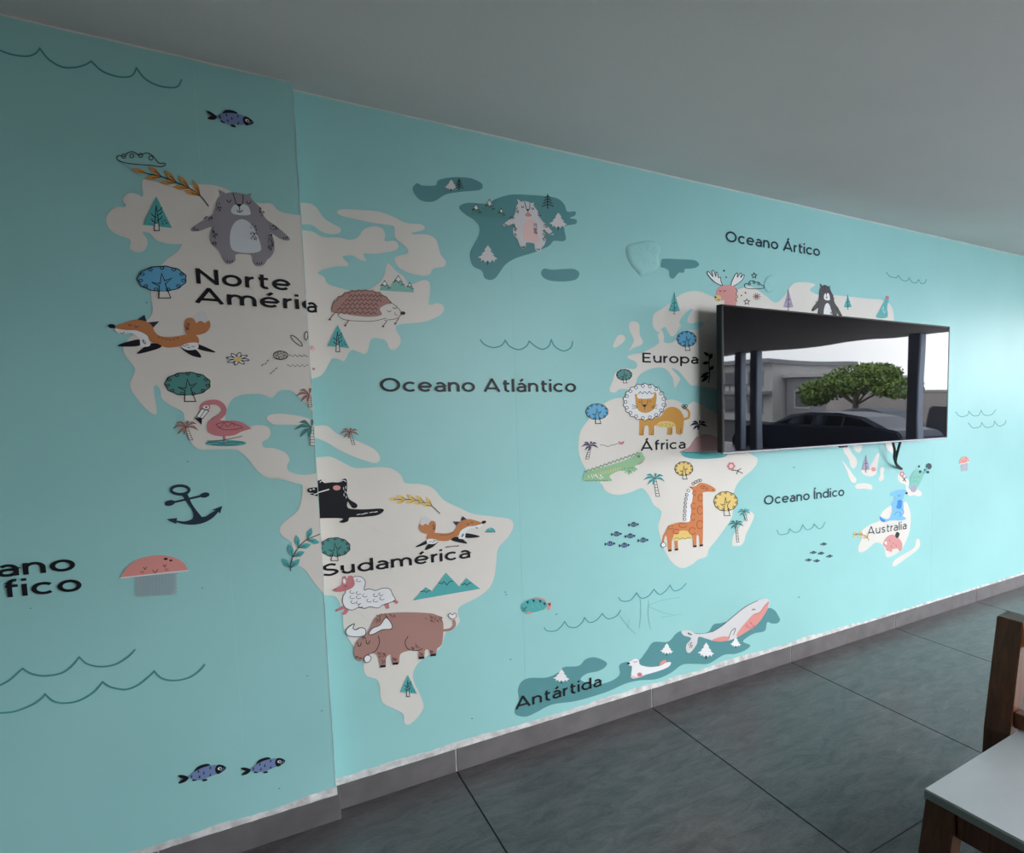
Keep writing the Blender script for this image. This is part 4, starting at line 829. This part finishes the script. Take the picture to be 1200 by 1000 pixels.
a.line('line', [(990, 335), (1040, 335)], .5, False); a.done('sprig_print', 'tiny teal sprig in front of the running fox', SA)
a = Art('H', YR, 2); a.line('line', [(805+i*6, 408-(0 if i % 2 else 5)-i*.6) for i in range(12)], .6, False); a.done('grass_tick_print', None, SA)
# ------------------------------------------------------------------ sea creatures and the anchor
def fish(frame, T, label, plane):
    a = Art(frame, plane, 2, T)       # drawn as the lower left fish, E frame
    a.fill('black', [(835, 635), (855, 632), (880, 640), (883, 650), (865, 666), (838, 672), (850, 655), (858, 650), (846, 646)])
    a.fill('black', [(912, 614), (930, 592), (965, 580), (985, 584), (975, 596), (940, 604), (920, 616)])
    for x, y in ((913, 655), (960, 656)): a.ell('black', x, y, 13, 5, -.15)
    a.fill('fish', [(882, 642), (905, 622), (940, 602), (985, 588), (1020, 588), (1022, 620), (985, 640), (940, 655), (905, 652)])
    a.fill('black', [(1018, 586), (1040, 585), (1060, 598), (1045, 615), (1020, 628), (1008, 608)]).ell('white', 1030, 602, 10, 7, -.2).ell('black', 1032, 602, 5, 4).line('fish', [(1035, 615), (1046, 604), (1052, 598)], .8)
    for x, y in ((898, 638), (930, 615), (935, 640), (955, 622), (985, 632), (985, 598)): a.fill('navy', [(x-4, y+7), (x-2, y-3), (x+3, y-8), (x+4, y+6)], False)
    return a.done('fish_print', label)
fish('E', None, 'left one of the two blue spotted fish above the left baseboard', YL)
fish('E', (.92, 0, 1130-835*.92, 0, .92, 630-672*.92+4), 'right one of the two blue spotted fish above the left baseboard', YL)
fish('A', (.99, .06, 970-835*.99-40, .40, .97, 557-672*.97-334), 'blue spotted fish near the ceiling at the pillar corner', YL)
def minifish(frame, pts, s, label):
    for i, (x, y) in enumerate(pts):
        a = Art(frame, YR, 2); a.fill('navy', [(x-s, y-s*.22), (x-s*.62, y), (x-s*.95, y+s*.4), (x-s*1.05, y+s*.1)], False).ell('fish', x, y, s*.55, s*.36, -.15, 12).ring('line', x, y, s*.55, s*.36, .6, -.15, n=10)
        a.fill('navy', [(x+s*.6, y-s*.3), (x+s*1.0, y-s*.1), (x+s*.62, y+s*.25)], False).ell('navy', x-s*.05, y-s*.38, s*.3, s*.12, -.1, 8).line('navy', [(x-s*.1, y-s*.3), (x-s*.15, y+s*.3)], .8, False).line('navy', [(x+s*.2, y-s*.3), (x+s*.15, y+s*.28)], .8, False)
        o = a.done('little_fish_print', label)
minifish('L', ((362, 425), (262, 480), (342, 492), (418, 516), (224, 537), (308, 546)), 32, 'tiny dark striped fish of the shoal left of the giraffe')
minifish('O', ((458, 435), (420, 466), (449, 469), (480, 480), (402, 494), (433, 497)), 12, 'tiny dark fish of the shoal below Oceano Índico')
a = Art('M', YR, 2)
a.fill('salmon', [(170, 135), (180, 150), (188, 160), (198, 130), (182, 128)]).fill('salmon', [(115, 110), (140, 105), (170, 115), (172, 126), (140, 116)]).fill('teal', [(73, 145), (85, 125), (115, 112), (150, 112), (178, 130), (175, 150), (150, 162), (110, 170), (82, 165)])
a.fill('salmon', [(92, 172), (105, 166), (120, 170), (105, 176)])
for x, y in ((98, 126), (123, 120), (150, 122), (168, 132), (188, 135)): a.fill('navy', [(x-6, y-4), (x+6, y-4), (x+2, y+9)], False)
a.line('navy', [(76, 150), (88, 152), (95, 145)], .8).line('navy', [(80, 160), (92, 158)], .8, False).specks('sage', [(120, 145), (140, 140), (150, 150)], 5, .8, 60); a.done('fish_print', 'small plump teal fish with a coral tail right of the buffalo')
def jelly(frame, T, label, plane, wd=1.0):
    a = Art(frame, plane, 2, T); rd = random.Random(4)
    for k in range(13):
        x = 640+k*15.3; a.line('tentacle', [(x+(6 if i % 2 else -6), 532+i*8.2+(-k*.9)) for i in range(14)], wd*1.0, sub=2)
    a.fill('salmon', [(565, 548, 1), (590, 505), (640, 465), (700, 447), (760, 442), (820, 454), (862, 480), (884, 513, 1)])
    a.line('white', [(565, 549), (884, 514)], wd*1.2, False)
    for x, y, r in ((777, 460, 10), (801, 467, 8)): a.ell('black', x, y, r, r*.55)
    for ex, ey in ((680, 504), (772, 492)): a.line('brownline', [(ex-7, ey-6), (ex, ey+5), (ex+7, ey-7)], wd)
    a.ell('rose', 667, 522, 11, 6).ell('rose', 781, 510, 11, 6).line('brownline', [(716, 512), (728, 524), (740, 508)], wd); return a.done('jellyfish_print', label)
jelly('D', None, 'coral jellyfish with grey tentacles left of the pillar corner', YL)
jelly('N', (.12, 0, 969-565*.12, 0, .27, 885-442*.27), 'tiny coral jellyfish right of the television', YR, .5)
a = Art('D', YL, 2)      # anchor
a.ring('navy', 845, 137, 42, 20, 3.3, n=26).fill('navy', [(852, 160, 1), (880, 157, 1), (905, 210), (950, 268, 1), (900, 278, 1), (905, 240)]).line('navy', [(800, 198), (962, 161)], 2.4, False).ell('navy', 797, 198, 24, 13, -.2).ell('navy', 960, 161, 23, 12, -.2)
a.fill('navy', [(780, 274, 1), (832, 268, 1), (828, 280, 1), (868, 284), (905, 272), (930, 262), (960, 262), (990, 245), (1012, 232, 1), (994, 231, 1), (1042, 212, 1), (1032, 248, 1), (1024, 240, 1), (995, 270), (955, 291), (910, 300), (862, 297), (828, 288, 1), (826, 296, 1)])
a.done('anchor_print', 'dark navy anchor below the flamingo')
a = Art('M', YR, 2)      # whale
a.fill('pale', [(735, 246), (770, 244), (800, 258), (860, 250), (900, 226), (950, 185), (1000, 145), (1050, 120), (1085, 111), (1099, 125), (1085, 165), (1050, 215), (1000, 250), (940, 282), (880, 288), (840, 278), (806, 270), (798, 300), (772, 334), (756, 330), (755, 303), (775, 275), (745, 264)])
a.fill('salmon', [(1097, 122), (1085, 165), (1048, 217), (1000, 251), (960, 272), (975, 240), (1005, 205), (1030, 178), (1062, 165), (1080, 140)]).fill('salmon', [(862, 282), (905, 268), (935, 272), (925, 285), (890, 289)])
a.fill('pale', [(930, 275), (942, 245), (958, 235), (955, 255), (965, 272)]).line('rose', [(1095, 125), (1078, 142), (1060, 167), (1032, 178)], .9).line('line', [(930, 275), (942, 245), (958, 235), (950, 262)], .7).ring('line', 1033, 160, 6, 5, .9, a0=180, a1=360, n=7)
a.patch('rose', 1015, 225, 25, 14, 14, 5, .9, 50, 3).patch('line', 765, 258, 12, 6, 8, 4, .6, 40, 2).patch('line', 772, 302, 8, 12, 8, 4, .6, 60, 5).line('line', [(860, 250), (900, 226), (950, 185), (1000, 145), (1050, 120)], .5); a.done('whale_print', 'white whale with a coral belly above the baseboard', AN)
a = Art('M', YR, 2)      # seal
a.fill('salmon', [(645, 388), (650, 372), (668, 365), (672, 375), (660, 392)]).fill('white', [(514, 379), (528, 368), (545, 360), (558, 366), (565, 385), (600, 394), (645, 390), (672, 376), (691, 375), (682, 393), (640, 411), (580, 428), (535, 440), (527, 425), (530, 392), (518, 388)]).ell('rose', 562, 426, 10, 9).fill('blush', [(527, 430), (560, 434), (590, 428), (550, 440), (530, 441)]).ell('black', 516, 380, 6, 4).line('rose', [(535, 372), (545, 374), (552, 370)], .8)
a.done('seal_print', 'white seal lying on Antarctica', AN)
# ------------------------------------------------------------------ Australia and islands
a = Art('P', YR, 2)
a.fill('kanga', [(590, 575), (605, 550), (660, 530), (715, 528), (735, 552), (705, 575), (702, 605), (660, 612), (632, 602), (625, 575), (600, 585)]).fill('kanga', [(635, 605), (690, 615), (702, 680), (690, 738), (722, 766), (718, 778), (680, 786), (600, 786), (545, 800), (512, 788), (504, 752), (545, 770), (585, 768), (608, 710), (606, 650)])
a.fill('kangadark', [(655, 618), (690, 618), (690, 640), (680, 688), (642, 680), (650, 650)]).fill('kangadark', [(504, 752), (512, 788), (540, 800), (550, 785), (525, 772)]).ell('black', 728, 558, 11, 9).line('kangadark', [(625, 740), (650, 715), (680, 725), (670, 755)], .7).line('kangadark', [(690, 690), (705, 715), (690, 740)], .9).line('brownline', [(655, 575), (668, 582), (676, 572)], .6).done('kangaroo_print', 'blue kangaroo on the map above the word Australia', OZ)
a = Art('P', YR, 2)
a.fill('sage', [(758, 440), (780, 385), (820, 360), (868, 378), (870, 410), (835, 485), (805, 520), (770, 505)]).ell('mauve', 786, 522, 27, 28).ell('navy', 915, 333, 24, 26).ell('navy', 906, 382, 13, 12).ell('navy', 842, 378, 11, 13, .5).ell('navy', 832, 334, 8, 11, .4).ell('navy', 880, 362, 7, 7).line('teal', [(865, 400), (905, 345)], 1.4, False).line('teal', [(780, 430), (810, 420), (840, 425)], .7).line('teal', [(775, 460), (800, 455), (825, 465)], .7)
a.done('cassowary_print', 'green and mauve bird with black dots below the television corner', ASI)
a = Art('O', YR, 2)
a.fill('pink', [(678, 435), (688, 412), (708, 400), (730, 408), (746, 428), (748, 448), (740, 462), (732, 452), (712, 455), (710, 465), (702, 462), (690, 458), (688, 448)]).fill('black', [(722, 402), (728, 390), (738, 396), (734, 410), (726, 412)]).fill('white', [(682, 430), (690, 425), (690, 438)]).specks('brownline', [(702, 422), (715, 432), (725, 440), (708, 445)], 3, .6, 60); a.done('boar_print', 'small pink boar under the word Australia', OZ)
a = Art('P', YR, 2); a.ell('salmon', 452, 358, 20, 18).specks('rose', [(445, 350), (460, 362), (450, 366)], 5, .7, 40); a.done('blossom_print', None, ASI)

# ------------------------------------------------------------------ blisters where the wallpaper has come loose, scratches
def blister(frame, pts, hgt, label, plane=YR, seed=1):
    P = fr(frame, pts); P = catmull(P, True, 4); n = len(P)
    cx = sum(p[0] for p in P)/n; cy = sum(p[1] for p in P)/n; rd = random.Random(seed)
    vs_, fs = [], []; rings = ((1.0, 0), (.9, .5), (.72, .75), (.5, .65), (.25, .9))
    for k, (r_, h_) in enumerate(rings):
        for p in P:
            q = at(cx+(p[0]-cx)*r_, cy+(p[1]-cy)*r_, plane); hh = hgt*h_*(rd.uniform(.75, 1.2) if 0 < k else 1)
            vs_.append((q.x, plane-.0013-hh, q.z))
    for k in range(len(rings)-1):
        for i in range(n): fs.append((k*n+i, k*n+(i+1) % n, (k+1)*n+(i+1) % n, (k+1)*n+i))
    fs.append(tuple((len(rings)-1)*n+i for i in range(n)))
    o = obj('wallpaper_blister', vs_, fs, M_PAPER, mural, True); o['label'] = label
    bm = bmesh.new(); bm.from_mesh(o.data); bm.normal_update()
    if sum(f.normal.y*f.calc_area() for f in bm.faces) > 0: bmesh.ops.reverse_faces(bm, faces=bm.faces[:])
    bm.to_mesh(o.data); bm.free()
    return o
blister('S', [(95, 130), (190, 95), (310, 75), (440, 90), (490, 180), (460, 260), (470, 370), (400, 440), (255, 492, 1), (140, 360), (85, 230)], .012, 'wrinkled raised blister in the wallpaper above Europe', YR, 4)
blister('J', [(1070, 300), (1085, 262), (1120, 250), (1138, 280), (1130, 330), (1100, 348), (1078, 335)], .007, 'small wallpaper blister above the television', YR, 6)
for q in ([(565, 115), (568, 180), (560, 235)], [(600, 120), (598, 180), (608, 238)], [(600, 140), (650, 120), (730, 106)], [(600, 145), (660, 170), (700, 178)], [(650, 190), (735, 176)], [(480, 180), (505, 215), (545, 258)], [(520, 195), (512, 235)]): Art('M', YR, 1).line('sage', q, .55).done('scratch_mark', None)
for q in ([(370, 690), (410, 715), (450, 755)], [(440, 300), (490, 330), (560, 355), (640, 362)], [(380, 290), (360, 330)]): Art('H', YR, 1).line('pale', q, .5).done('scratch_mark', None)

for x_, y_, pl_ in ((172, 355, YL), (220, 541, YL), (36, 713, YL), (237, 689, YL), (327, 924, YL), (377, 833, YL), (360, 792, YL), (592, 694, YR), (553, 842, YR), (598, 773, YR), (593, 697, YR), (652, 720, YR), (930, 548, YR), (936, 700, YR), (1110, 440, YR)):
    Art('X', pl_, 1).ell('wave', x_, y_, 1.2, .7, -.3, 8).done('dirt_speck', None)

# ================================================================== THE TELEVISION
def screen_material():
    m = material('glossy_dark_screen', (.002, .0022, .003), .015, spec=.30)
    n = m.node_tree; b = n.nodes['Principled BSDF']
    g = n.nodes.new('ShaderNodeNewGeometry'); z = n.nodes.new('ShaderNodeTexNoise'); z.inputs['Scale'].default_value = 2.6; z.inputs['Detail'].default_value = 0
    bp = n.nodes.new('ShaderNodeBump'); bp.inputs['Strength'].default_value = .06; bp.inputs['Distance'].default_value = .01
    n.links.new(g.outputs['Position'], z.inputs['Vector']); n.links.new(z.outputs['Fac'], bp.inputs['Height']); n.links.new(bp.outputs[0], b.inputs['Normal'])
    return m
M_SCREEN = screen_material()
TX0, TX1, TZ0, TZ1, TYF = 1.8005, 3.5040, 1.2165, 1.9080, -.200
tv = empty('television', (TX0+(TX1-TX0)/2, TYF+.02, TZ0))
tag(tv, 'wide black flat television hung on the mural wall, switched off and reflecting the street', 'television')
def tvbox(name, lo, hi, mat, bev=0):
    o = box(name, lo, hi, mat, None, bev); o.parent = tv; o.matrix_parent_inverse = Matrix.Translation(-tv.location); return o
tvbox('housing', (TX0, TYF+.004, TZ0+.006), (TX1, -.157, TZ1), M_BLACK, .002)
tvbox('rear_cover', (TX0+.28, -.158, TZ0+.05), (TX1-.28, -.105, TZ0+.45), M_BLACK, .012)
tvbox('screen', (TX0+.012, TYF, TZ0+.011), (TX1-.010, TYF+.005, TZ1-.008), M_SCREEN)
bz = material('dark_bezel', (.012, .012, .014), .35, spec=.3)
tvbox('bezel', (TX0, TYF-.0015, TZ0+.006), (TX0+.012, TYF+.006, TZ1), bz, .001).name = 'bezel'
tvbox('bezel', (TX1-.010, TYF-.0015, TZ0+.006), (TX1, TYF+.006, TZ1), bz, .001)
tvbox('bezel', (TX0, TYF-.0015, TZ1-.008), (TX1, TYF+.006, TZ1), bz, .001)
tvbox('bottom_trim', (TX0, TYF-.003, TZ0), (TX1, TYF+.012, TZ0+.011), M_SILVER, .002)
nx = at(989, 522, TYF).x
tvbox('sensor_nub', (nx-.03, TYF-.002, TZ0-.008), (nx+.03, TYF+.014, TZ0+.001), M_BLACK, .002)
mt = empty('television_mount', (2.65, -.02, 1.3))
tag(mt, 'dark steel wall bracket hidden behind the television', 'bracket')
def part(root, name, lo, hi, mat, bev=0):
    o = box(name, lo, hi, mat, None, bev); o.parent = root; o.matrix_parent_inverse = Matrix.Translation(-Vector(root.location)); return o
part(mt, 'wall_plate', (2.30, -.022, 1.38), (3.00, -.002, 1.62), M_STEEL, .002)
for x in (2.38, 2.86): part(mt, 'arm', (x, -.105, 1.29), (x+.04, -.021, 1.72), M_STEEL, .002)
# cables hanging below the set
def cable(name, pxs, label):
    pts = [at(x, y, Y) for x, y, Y in pxs]
    o = tube(name, pts, .0085, M_CABLE); return tag(o, label, 'cable', None)
cable('power_cable', [(1044.5, 505, -.15), (1046, 517, -.14), (1048.5, 528, -.12), (1048, 536, -.10), (1049.5, 542, -.08)], 'left black cable hanging straight down under the television')
cable('signal_cable', [(1057, 503, -.14), (1055.5, 516, -.13), (1052, 529, -.115), (1049.5, 540, -.085), (1051, 545, -.05), (1056.5, 549.5, -.004)], 'right black cable bending down to the wall under the television')

# ================================================================== THE CHAIR
def wood_material(name, c1, c2, rough):
    m = material(name, c1, rough); n = m.node_tree; b = n.nodes['Principled BSDF']
    t = n.nodes.new('ShaderNodeTexCoord'); mp_ = n.nodes.new('ShaderNodeMapping'); mp_.inputs['Scale'].default_value = (14, 14, 1.4)
    z = n.nodes.new('ShaderNodeTexNoise'); z.inputs['Scale'].default_value = 2.2; z.inputs['Detail'].default_value = 6; z.inputs['Distortion'].default_value = 1.2
    r = n.nodes.new('ShaderNodeValToRGB'); r.color_ramp.elements[0].position = .3; r.color_ramp.elements[0].color = (*c1, 1); r.color_ramp.elements[1].position = .7; r.color_ramp.elements[1].color = (*c2, 1)
    n.links.new(t.outputs['Object'], mp_.inputs['Vector']); n.links.new(mp_.outputs[0], z.inputs['Vector']); n.links.new(z.outputs['Fac'], r.inputs['Fac']); n.links.new(r.outputs[0], b.inputs['Base Color'])
    return m
M_WOOD = wood_material('varnished_brown_wood', (.060, .020, .008), (.14, .050, .018), .3)
M_LAM = material('grey_laminate', (.50, .52, .53), .35, .03, 20)
M_LAMEDGE = material('laminate_edge', (.26, .30, .28), .45)
ch = empty('childrens_chair', (1.572, -1.578, 0), math.radians(2))
tag(ch, 'low brown wooden chair with a pale grey seat cut off by the right edge', 'chair')
SW = .80
bm = bmesh.new(); bm_box(bm, (0, -SW, .292), (.545, 0, .3185), .002); st = bmobj('seat', bm, M_LAMEDGE, ch)
box('seat_laminate', (.0025, -SW+.0025, .3183), (.545, -.0025, .3215), M_LAM, st, .0008)
def legpoly(name, pts, y0, y1):
    return prism(name, pts, 1, y0, y1, M_WOOD, ch, .003)
for y1 in (-.002, -SW+.110):
    legpoly('leg', [(.006, .291), (.066, .291), (.000, 0), (-.055, 0)], y1-.105, y1)
for y1 in (.118, -SW-.008):
    legpoly('back_post', [(.50, 0), (.57, 0), (.580, .30), (.655, .70), (.582, .695), (.515, .30)], y1-.103, y1)
box('front_apron', (.012, -SW+.112, .215), (.045, -.109, .291), M_WOOD, ch, .002)
for y0 in (-.040, -SW+.006): box('side_apron', (.07, y0, .225), (.52, y0+.032, .291), M_WOOD, ch, .002)
Mr = Matrix.Translation((.0, 0, 0))
box('lower_back_rail', (.535, -SW-.004, .326), (.583, .012, .384), M_WOOD, ch, .003)
prism('upper_back_rail', [(.592, .60), (.628, .60), (.642, .675), (.606, .675)], 1, -SW-.004, .012, M_WOOD, ch, .003)
for y0 in (-.30, -.57): prism('back_slat', [(.552, .390), (.572, .390), (.618, .603), (.600, .603)], 1, y0, y0+.07, M_WOOD, ch, .002)

# ================================================================== WHAT THE SCREEN REFLECTS: the open front and the street
GZ = -.35
struct(box('street_ground', (11.4, -140, GZ-.1), (14.2, 60, GZ), M_OUTSIDE))
M_ROAD = material('dark_asphalt', (.06, .06, .065), .95, .25, 3, spec=.02)
struct(box('street_road', (14.2, -140, GZ-.12), (150, 60, GZ-.02), M_ROAD))
M_POST = material('grey_painted_steel', (.45, .52, .66), .35)
def steel_post(x, y0, y1, label):
    o = empty('steel_post', (x, (y0+y1)/2, GZ)); tag(o, label, 'post', 'posts of the open front')
    bm = bmesh.new(); bm_box(bm, (-.09, -(y1-y0)/2, 0), (.09, (y1-y0)/2, H-GZ), .02); bmobj('shaft', bm, M_POST, o)
    bm = bmesh.new(); bm_box(bm, (-.13, -(y1-y0)/2-.05, 0), (.13, (y1-y0)/2+.05, .03), .004); bmobj('base_plate', bm, M_POST, o)
steel_post(9.35, -5.36, -5.08, 'thick grey post mirrored at the right of the television screen')
steel_post(10.45, -11.98, -11.70, 'leftmost grey post mirrored in the television screen')
steel_post(10.35, -11.20, -10.92, 'second grey post from the left mirrored in the television screen')
M_CAR = material('dark_blue_grey_car_paint', (.055, .064, .09), .42, spec=.25)
M_CAR2 = material('silver_car_paint', (.10, .11, .13), .7, spec=.1)
M_GLASS = material('tinted_car_glass', (.01, .012, .015), .05)
M_TYRE = material('tyre_rubber', (.012, .012, .012), .8)
def car(name, loc, s, paint, label):
    """nose towards -y; loc = near rear lower corner"""
    o = empty(name, loc); tag(o, label, 'car'); L_ = 6.35*s; W = 1.5
    bd = [(0, .30), (.05, .62), (.12, .86), (.25, 1.00), (.75, 1.06), (4.5, 1.00), (5.5, .94), (6.1, .80), (6.33, .55), (6.33, .28)]
    prism('body', [(-y*s, z) for y, z in bd], 0, 0, W, paint, o, .04)
    cab = [(.55, 1.02), (1.35, 1.28), (2.2, 1.37), (3.2, 1.365), (3.95, 1.29), (4.65, 1.00)]
    vs_ = [(.06, -y*s, z) if i in (0, 5) else (.20, -y*s, z) for i, (y, z) in enumerate(cab)] + [(W-.06, -y*s, z) if i in (0, 5) else (W-.20, -y*s, z) for i, (y, z) in enumerate(cab)]
    fs = [tuple(range(6)), tuple(range(11, 5, -1))] + [(i, i+6, (i+1) % 6+6, (i+1) % 6) for i in range(6)]
    cb = obj('cabin', vs_, fs, paint, o)
    def win(pts): obj('side_window', [(.20-.14*max(0, (1.37-z)/.37)*1.0-.008, -y*s, z) for y, z in pts], [tuple(range(len(pts)))], M_GLASS, cb)
    win([(.95, 1.06), (1.45, 1.23), (1.95, 1.29), (1.95, 1.06)]); win([(2.02, 1.06), (2.02, 1.30), (3.0, 1.30), (3.0, 1.06)]); win([(3.08, 1.06), (3.08, 1.30), (3.75, 1.25), (4.35, 1.05)])
    obj('windscreen', [(.22, -4.0*s, 1.285), (W-.22, -4.0*s, 1.285), (W-.10, -4.62*s, 1.02), (.10, -4.62*s, 1.02)], [(0, 1, 2, 3)], M_GLASS, cb)
    for y in (1.15, 5.05):
        for x in (.0, W-.2):
            bm = bmesh.new(); bmesh.ops.create_cone(bm, cap_ends=True, segments=24, radius1=.32, radius2=.32, depth=.22, matrix=Matrix.Translation((x+.1, -y*s, .32)) @ Matrix.Rotation(math.pi/2, 4, 'Y') @ Matrix.Scale(1, 4)); bmobj('wheel', bm, M_TYRE, o)
    return o
car('parked_car', (11.2, -6.95, GZ), 1.0, M_CAR, 'dark saloon car in the street mirrored along the bottom of the screen')
car('parked_car', (15.6, -11.0, GZ-.02), .62, M_CAR2, 'silver car mirrored behind the dark saloon')
vn = empty('delivery_van', (13.6, -8.35, GZ)); tag(vn, 'dark grey van mirrored at the right edge of the screen', 'van')
M_VAN = material('dark_grey_van_paint', (.05, .052, .06), .4)
prism('body', [(0, .3), (0, 1.0), (.15, 1.5), (3.6, 1.55), (4.6, 1.45), (5.2, .95), (6.2, .8), (6.3, .3)], 0, 0, 2.0, M_VAN, vn, .04)
obj('side_window', [(-.01, 3.2, 1.0), (-.01, 4.4, 1.0), (-.01, 4.2, 1.38), (-.01, 3.2, 1.4)], [(0, 1, 2, 3)], M_GLASS, vn)
for y in (1.1, 5.1):
    for x in (.05, 1.75):
        bm = bmesh.new(); bmesh.ops.create_cone(bm, cap_ends=True, segments=20, radius1=.36, radius2=.36, depth=.24, matrix=Matrix.Translation((x+.1, y, .36)) @ Matrix.Rotation(math.pi/2, 4, 'Y')); bmobj('wheel', bm, M_TYRE, vn)
# street tree
M_LEAF = material('green_foliage', (.17, .26, .05), .6, .5, 4); M_BARK = material('grey_bark', (.12, .09, .07), .9, .3, 9)
tr_ = empty('street_tree', (22.3, -19.3, GZ-.02)); tag(tr_, 'spreading green street tree mirrored in the middle of the screen', 'tree')
tube('trunk', [(0, 0, 0), (.05, .1, .7), (-.05, .2, 1.5), (0, .3, 2.3)], .13, M_BARK, tr_)
for k in range(5):
    an = k*1.26; tube('bough', [(0, .2, 1.3), (.5*math.cos(an), .2+.9*math.sin(an), 1.75), (1.0*math.cos(an), .3+2.0*math.sin(an), 2.2)], .05, M_BARK, tr_, 6)
rd = random.Random(11); vs_, fs = [], []
blobs = [(0, .4, 2.45, 1.2, 2.2, .62), (.3, 2.3, 2.05, 1.0, 1.4, .48), (-.2, -1.9, 1.95, 1.0, 1.3, .5), (.2, 1.2, 2.75, .9, 1.3, .42), (0, -.7, 2.2, 1.1, 1.6, .55), (.1, -2.7, 1.6, .8, .7, .4)]
for bx, by, bz_, rx, ry, rz in blobs:
    for _ in range(900):
        while True:
            u = [rd.uniform(-1, 1) for _ in range(3)]; l2 = sum(t*t for t in u)
            if .25 < l2 < 1: break
        p = Vector((bx+u[0]*rx, by+u[1]*ry, bz_+u[2]*rz)); a_ = Vector([rd.gauss(0, 1) for _ in range(3)]).normalized(); b_ = a_.orthogonal().normalized(); s_ = rd.uniform(.06, .13); k = len(vs_)
        vs_ += [p-a_*s_, p+b_*s_*.5, p+a_*s_, p-b_*s_*.5]; fs.append((k, k+1, k+2, k+3))
tag(obj('foliage', vs_, fs, M_LEAF, tr_), kind='stuff')
# street wall and houses across the road
M_STW = material('pale_street_wall', (.42, .38, .36), .85, .15, 1.2); M_HOUSE = material('off_white_render', (.50, .49, .48), .8, .1, 1); M_HOUSE2 = material('grey_render', (.26, .26, .28), .8, .1, 1); M_DARKWIN = material('dark_window_glass', (.03, .035, .045), .1)
sw = empty('street_wall', (26, -25, GZ-.02)); tag(sw, 'pale boundary wall mirrored behind the tree', 'wall')
o = box('wall_body', (0, 0, 0), (.25, 22, 1.85), M_STW, sw); box('coping', (-.04, 0, 1.85), (.29, 22, 1.95), M_HOUSE, sw)
for y in (2.2, 9.5): box('wall_pier', (-.08, y, 0), (.3, y+.3, 2.0), M_HOUSE2, sw)
hs = empty('two_storey_house', (26, -38, GZ-.02)); tag(hs, 'off-white two storey house mirrored at the left of the screen', 'house')
box('walls', (0, 0, 0), (7, 8.2, 3.6), M_HOUSE, hs); box('roof_slab', (-.5, -.3, 3.6), (7.3, 8.4, 3.85), M_HOUSE2, hs); box('balcony_slab', (-.9, .2, 1.75), (0, 8.2, 1.95), M_HOUSE2, hs)
for y in (.8, 3.3, 5.8):
    for z in (.5, 2.25):
        wn = box('window', (-.03, y, z), (.02, y+1.5, z+.95), M_HOUSE2, hs); box('pane', (-.04, y+.1, z+.08), (-.028, y+1.4, z+.87), M_DARKWIN, wn)
for i in range(14): box('balcony_baluster', (-.88, .4+i*.58, 1.95), (-.84, .44+i*.58, 2.35), M_STEEL, hs)
box('balcony_rail', (-.9, .2, 2.35), (-.82, 8.2, 2.4), M_STEEL, hs)
h2 = empty('grey_house', (27, -29.6, GZ-.02)); tag(h2, 'low grey house mirrored between the white house and the tree', 'house')
box('walls', (0, 0, 0), (6, 4.6, 2.75), M_HOUSE2, h2); box('roof_slab', (-.3, -.1, 2.75), (6.2, 4.7, 2.9), M_HOUSE, h2)
wn = box('window', (-.03, .8, .9), (.02, 2.2, 2.0), M_HOUSE, h2); box('pane', (-.04, .9, 1.0), (-.028, 2.1, 1.9), M_DARKWIN, wn)
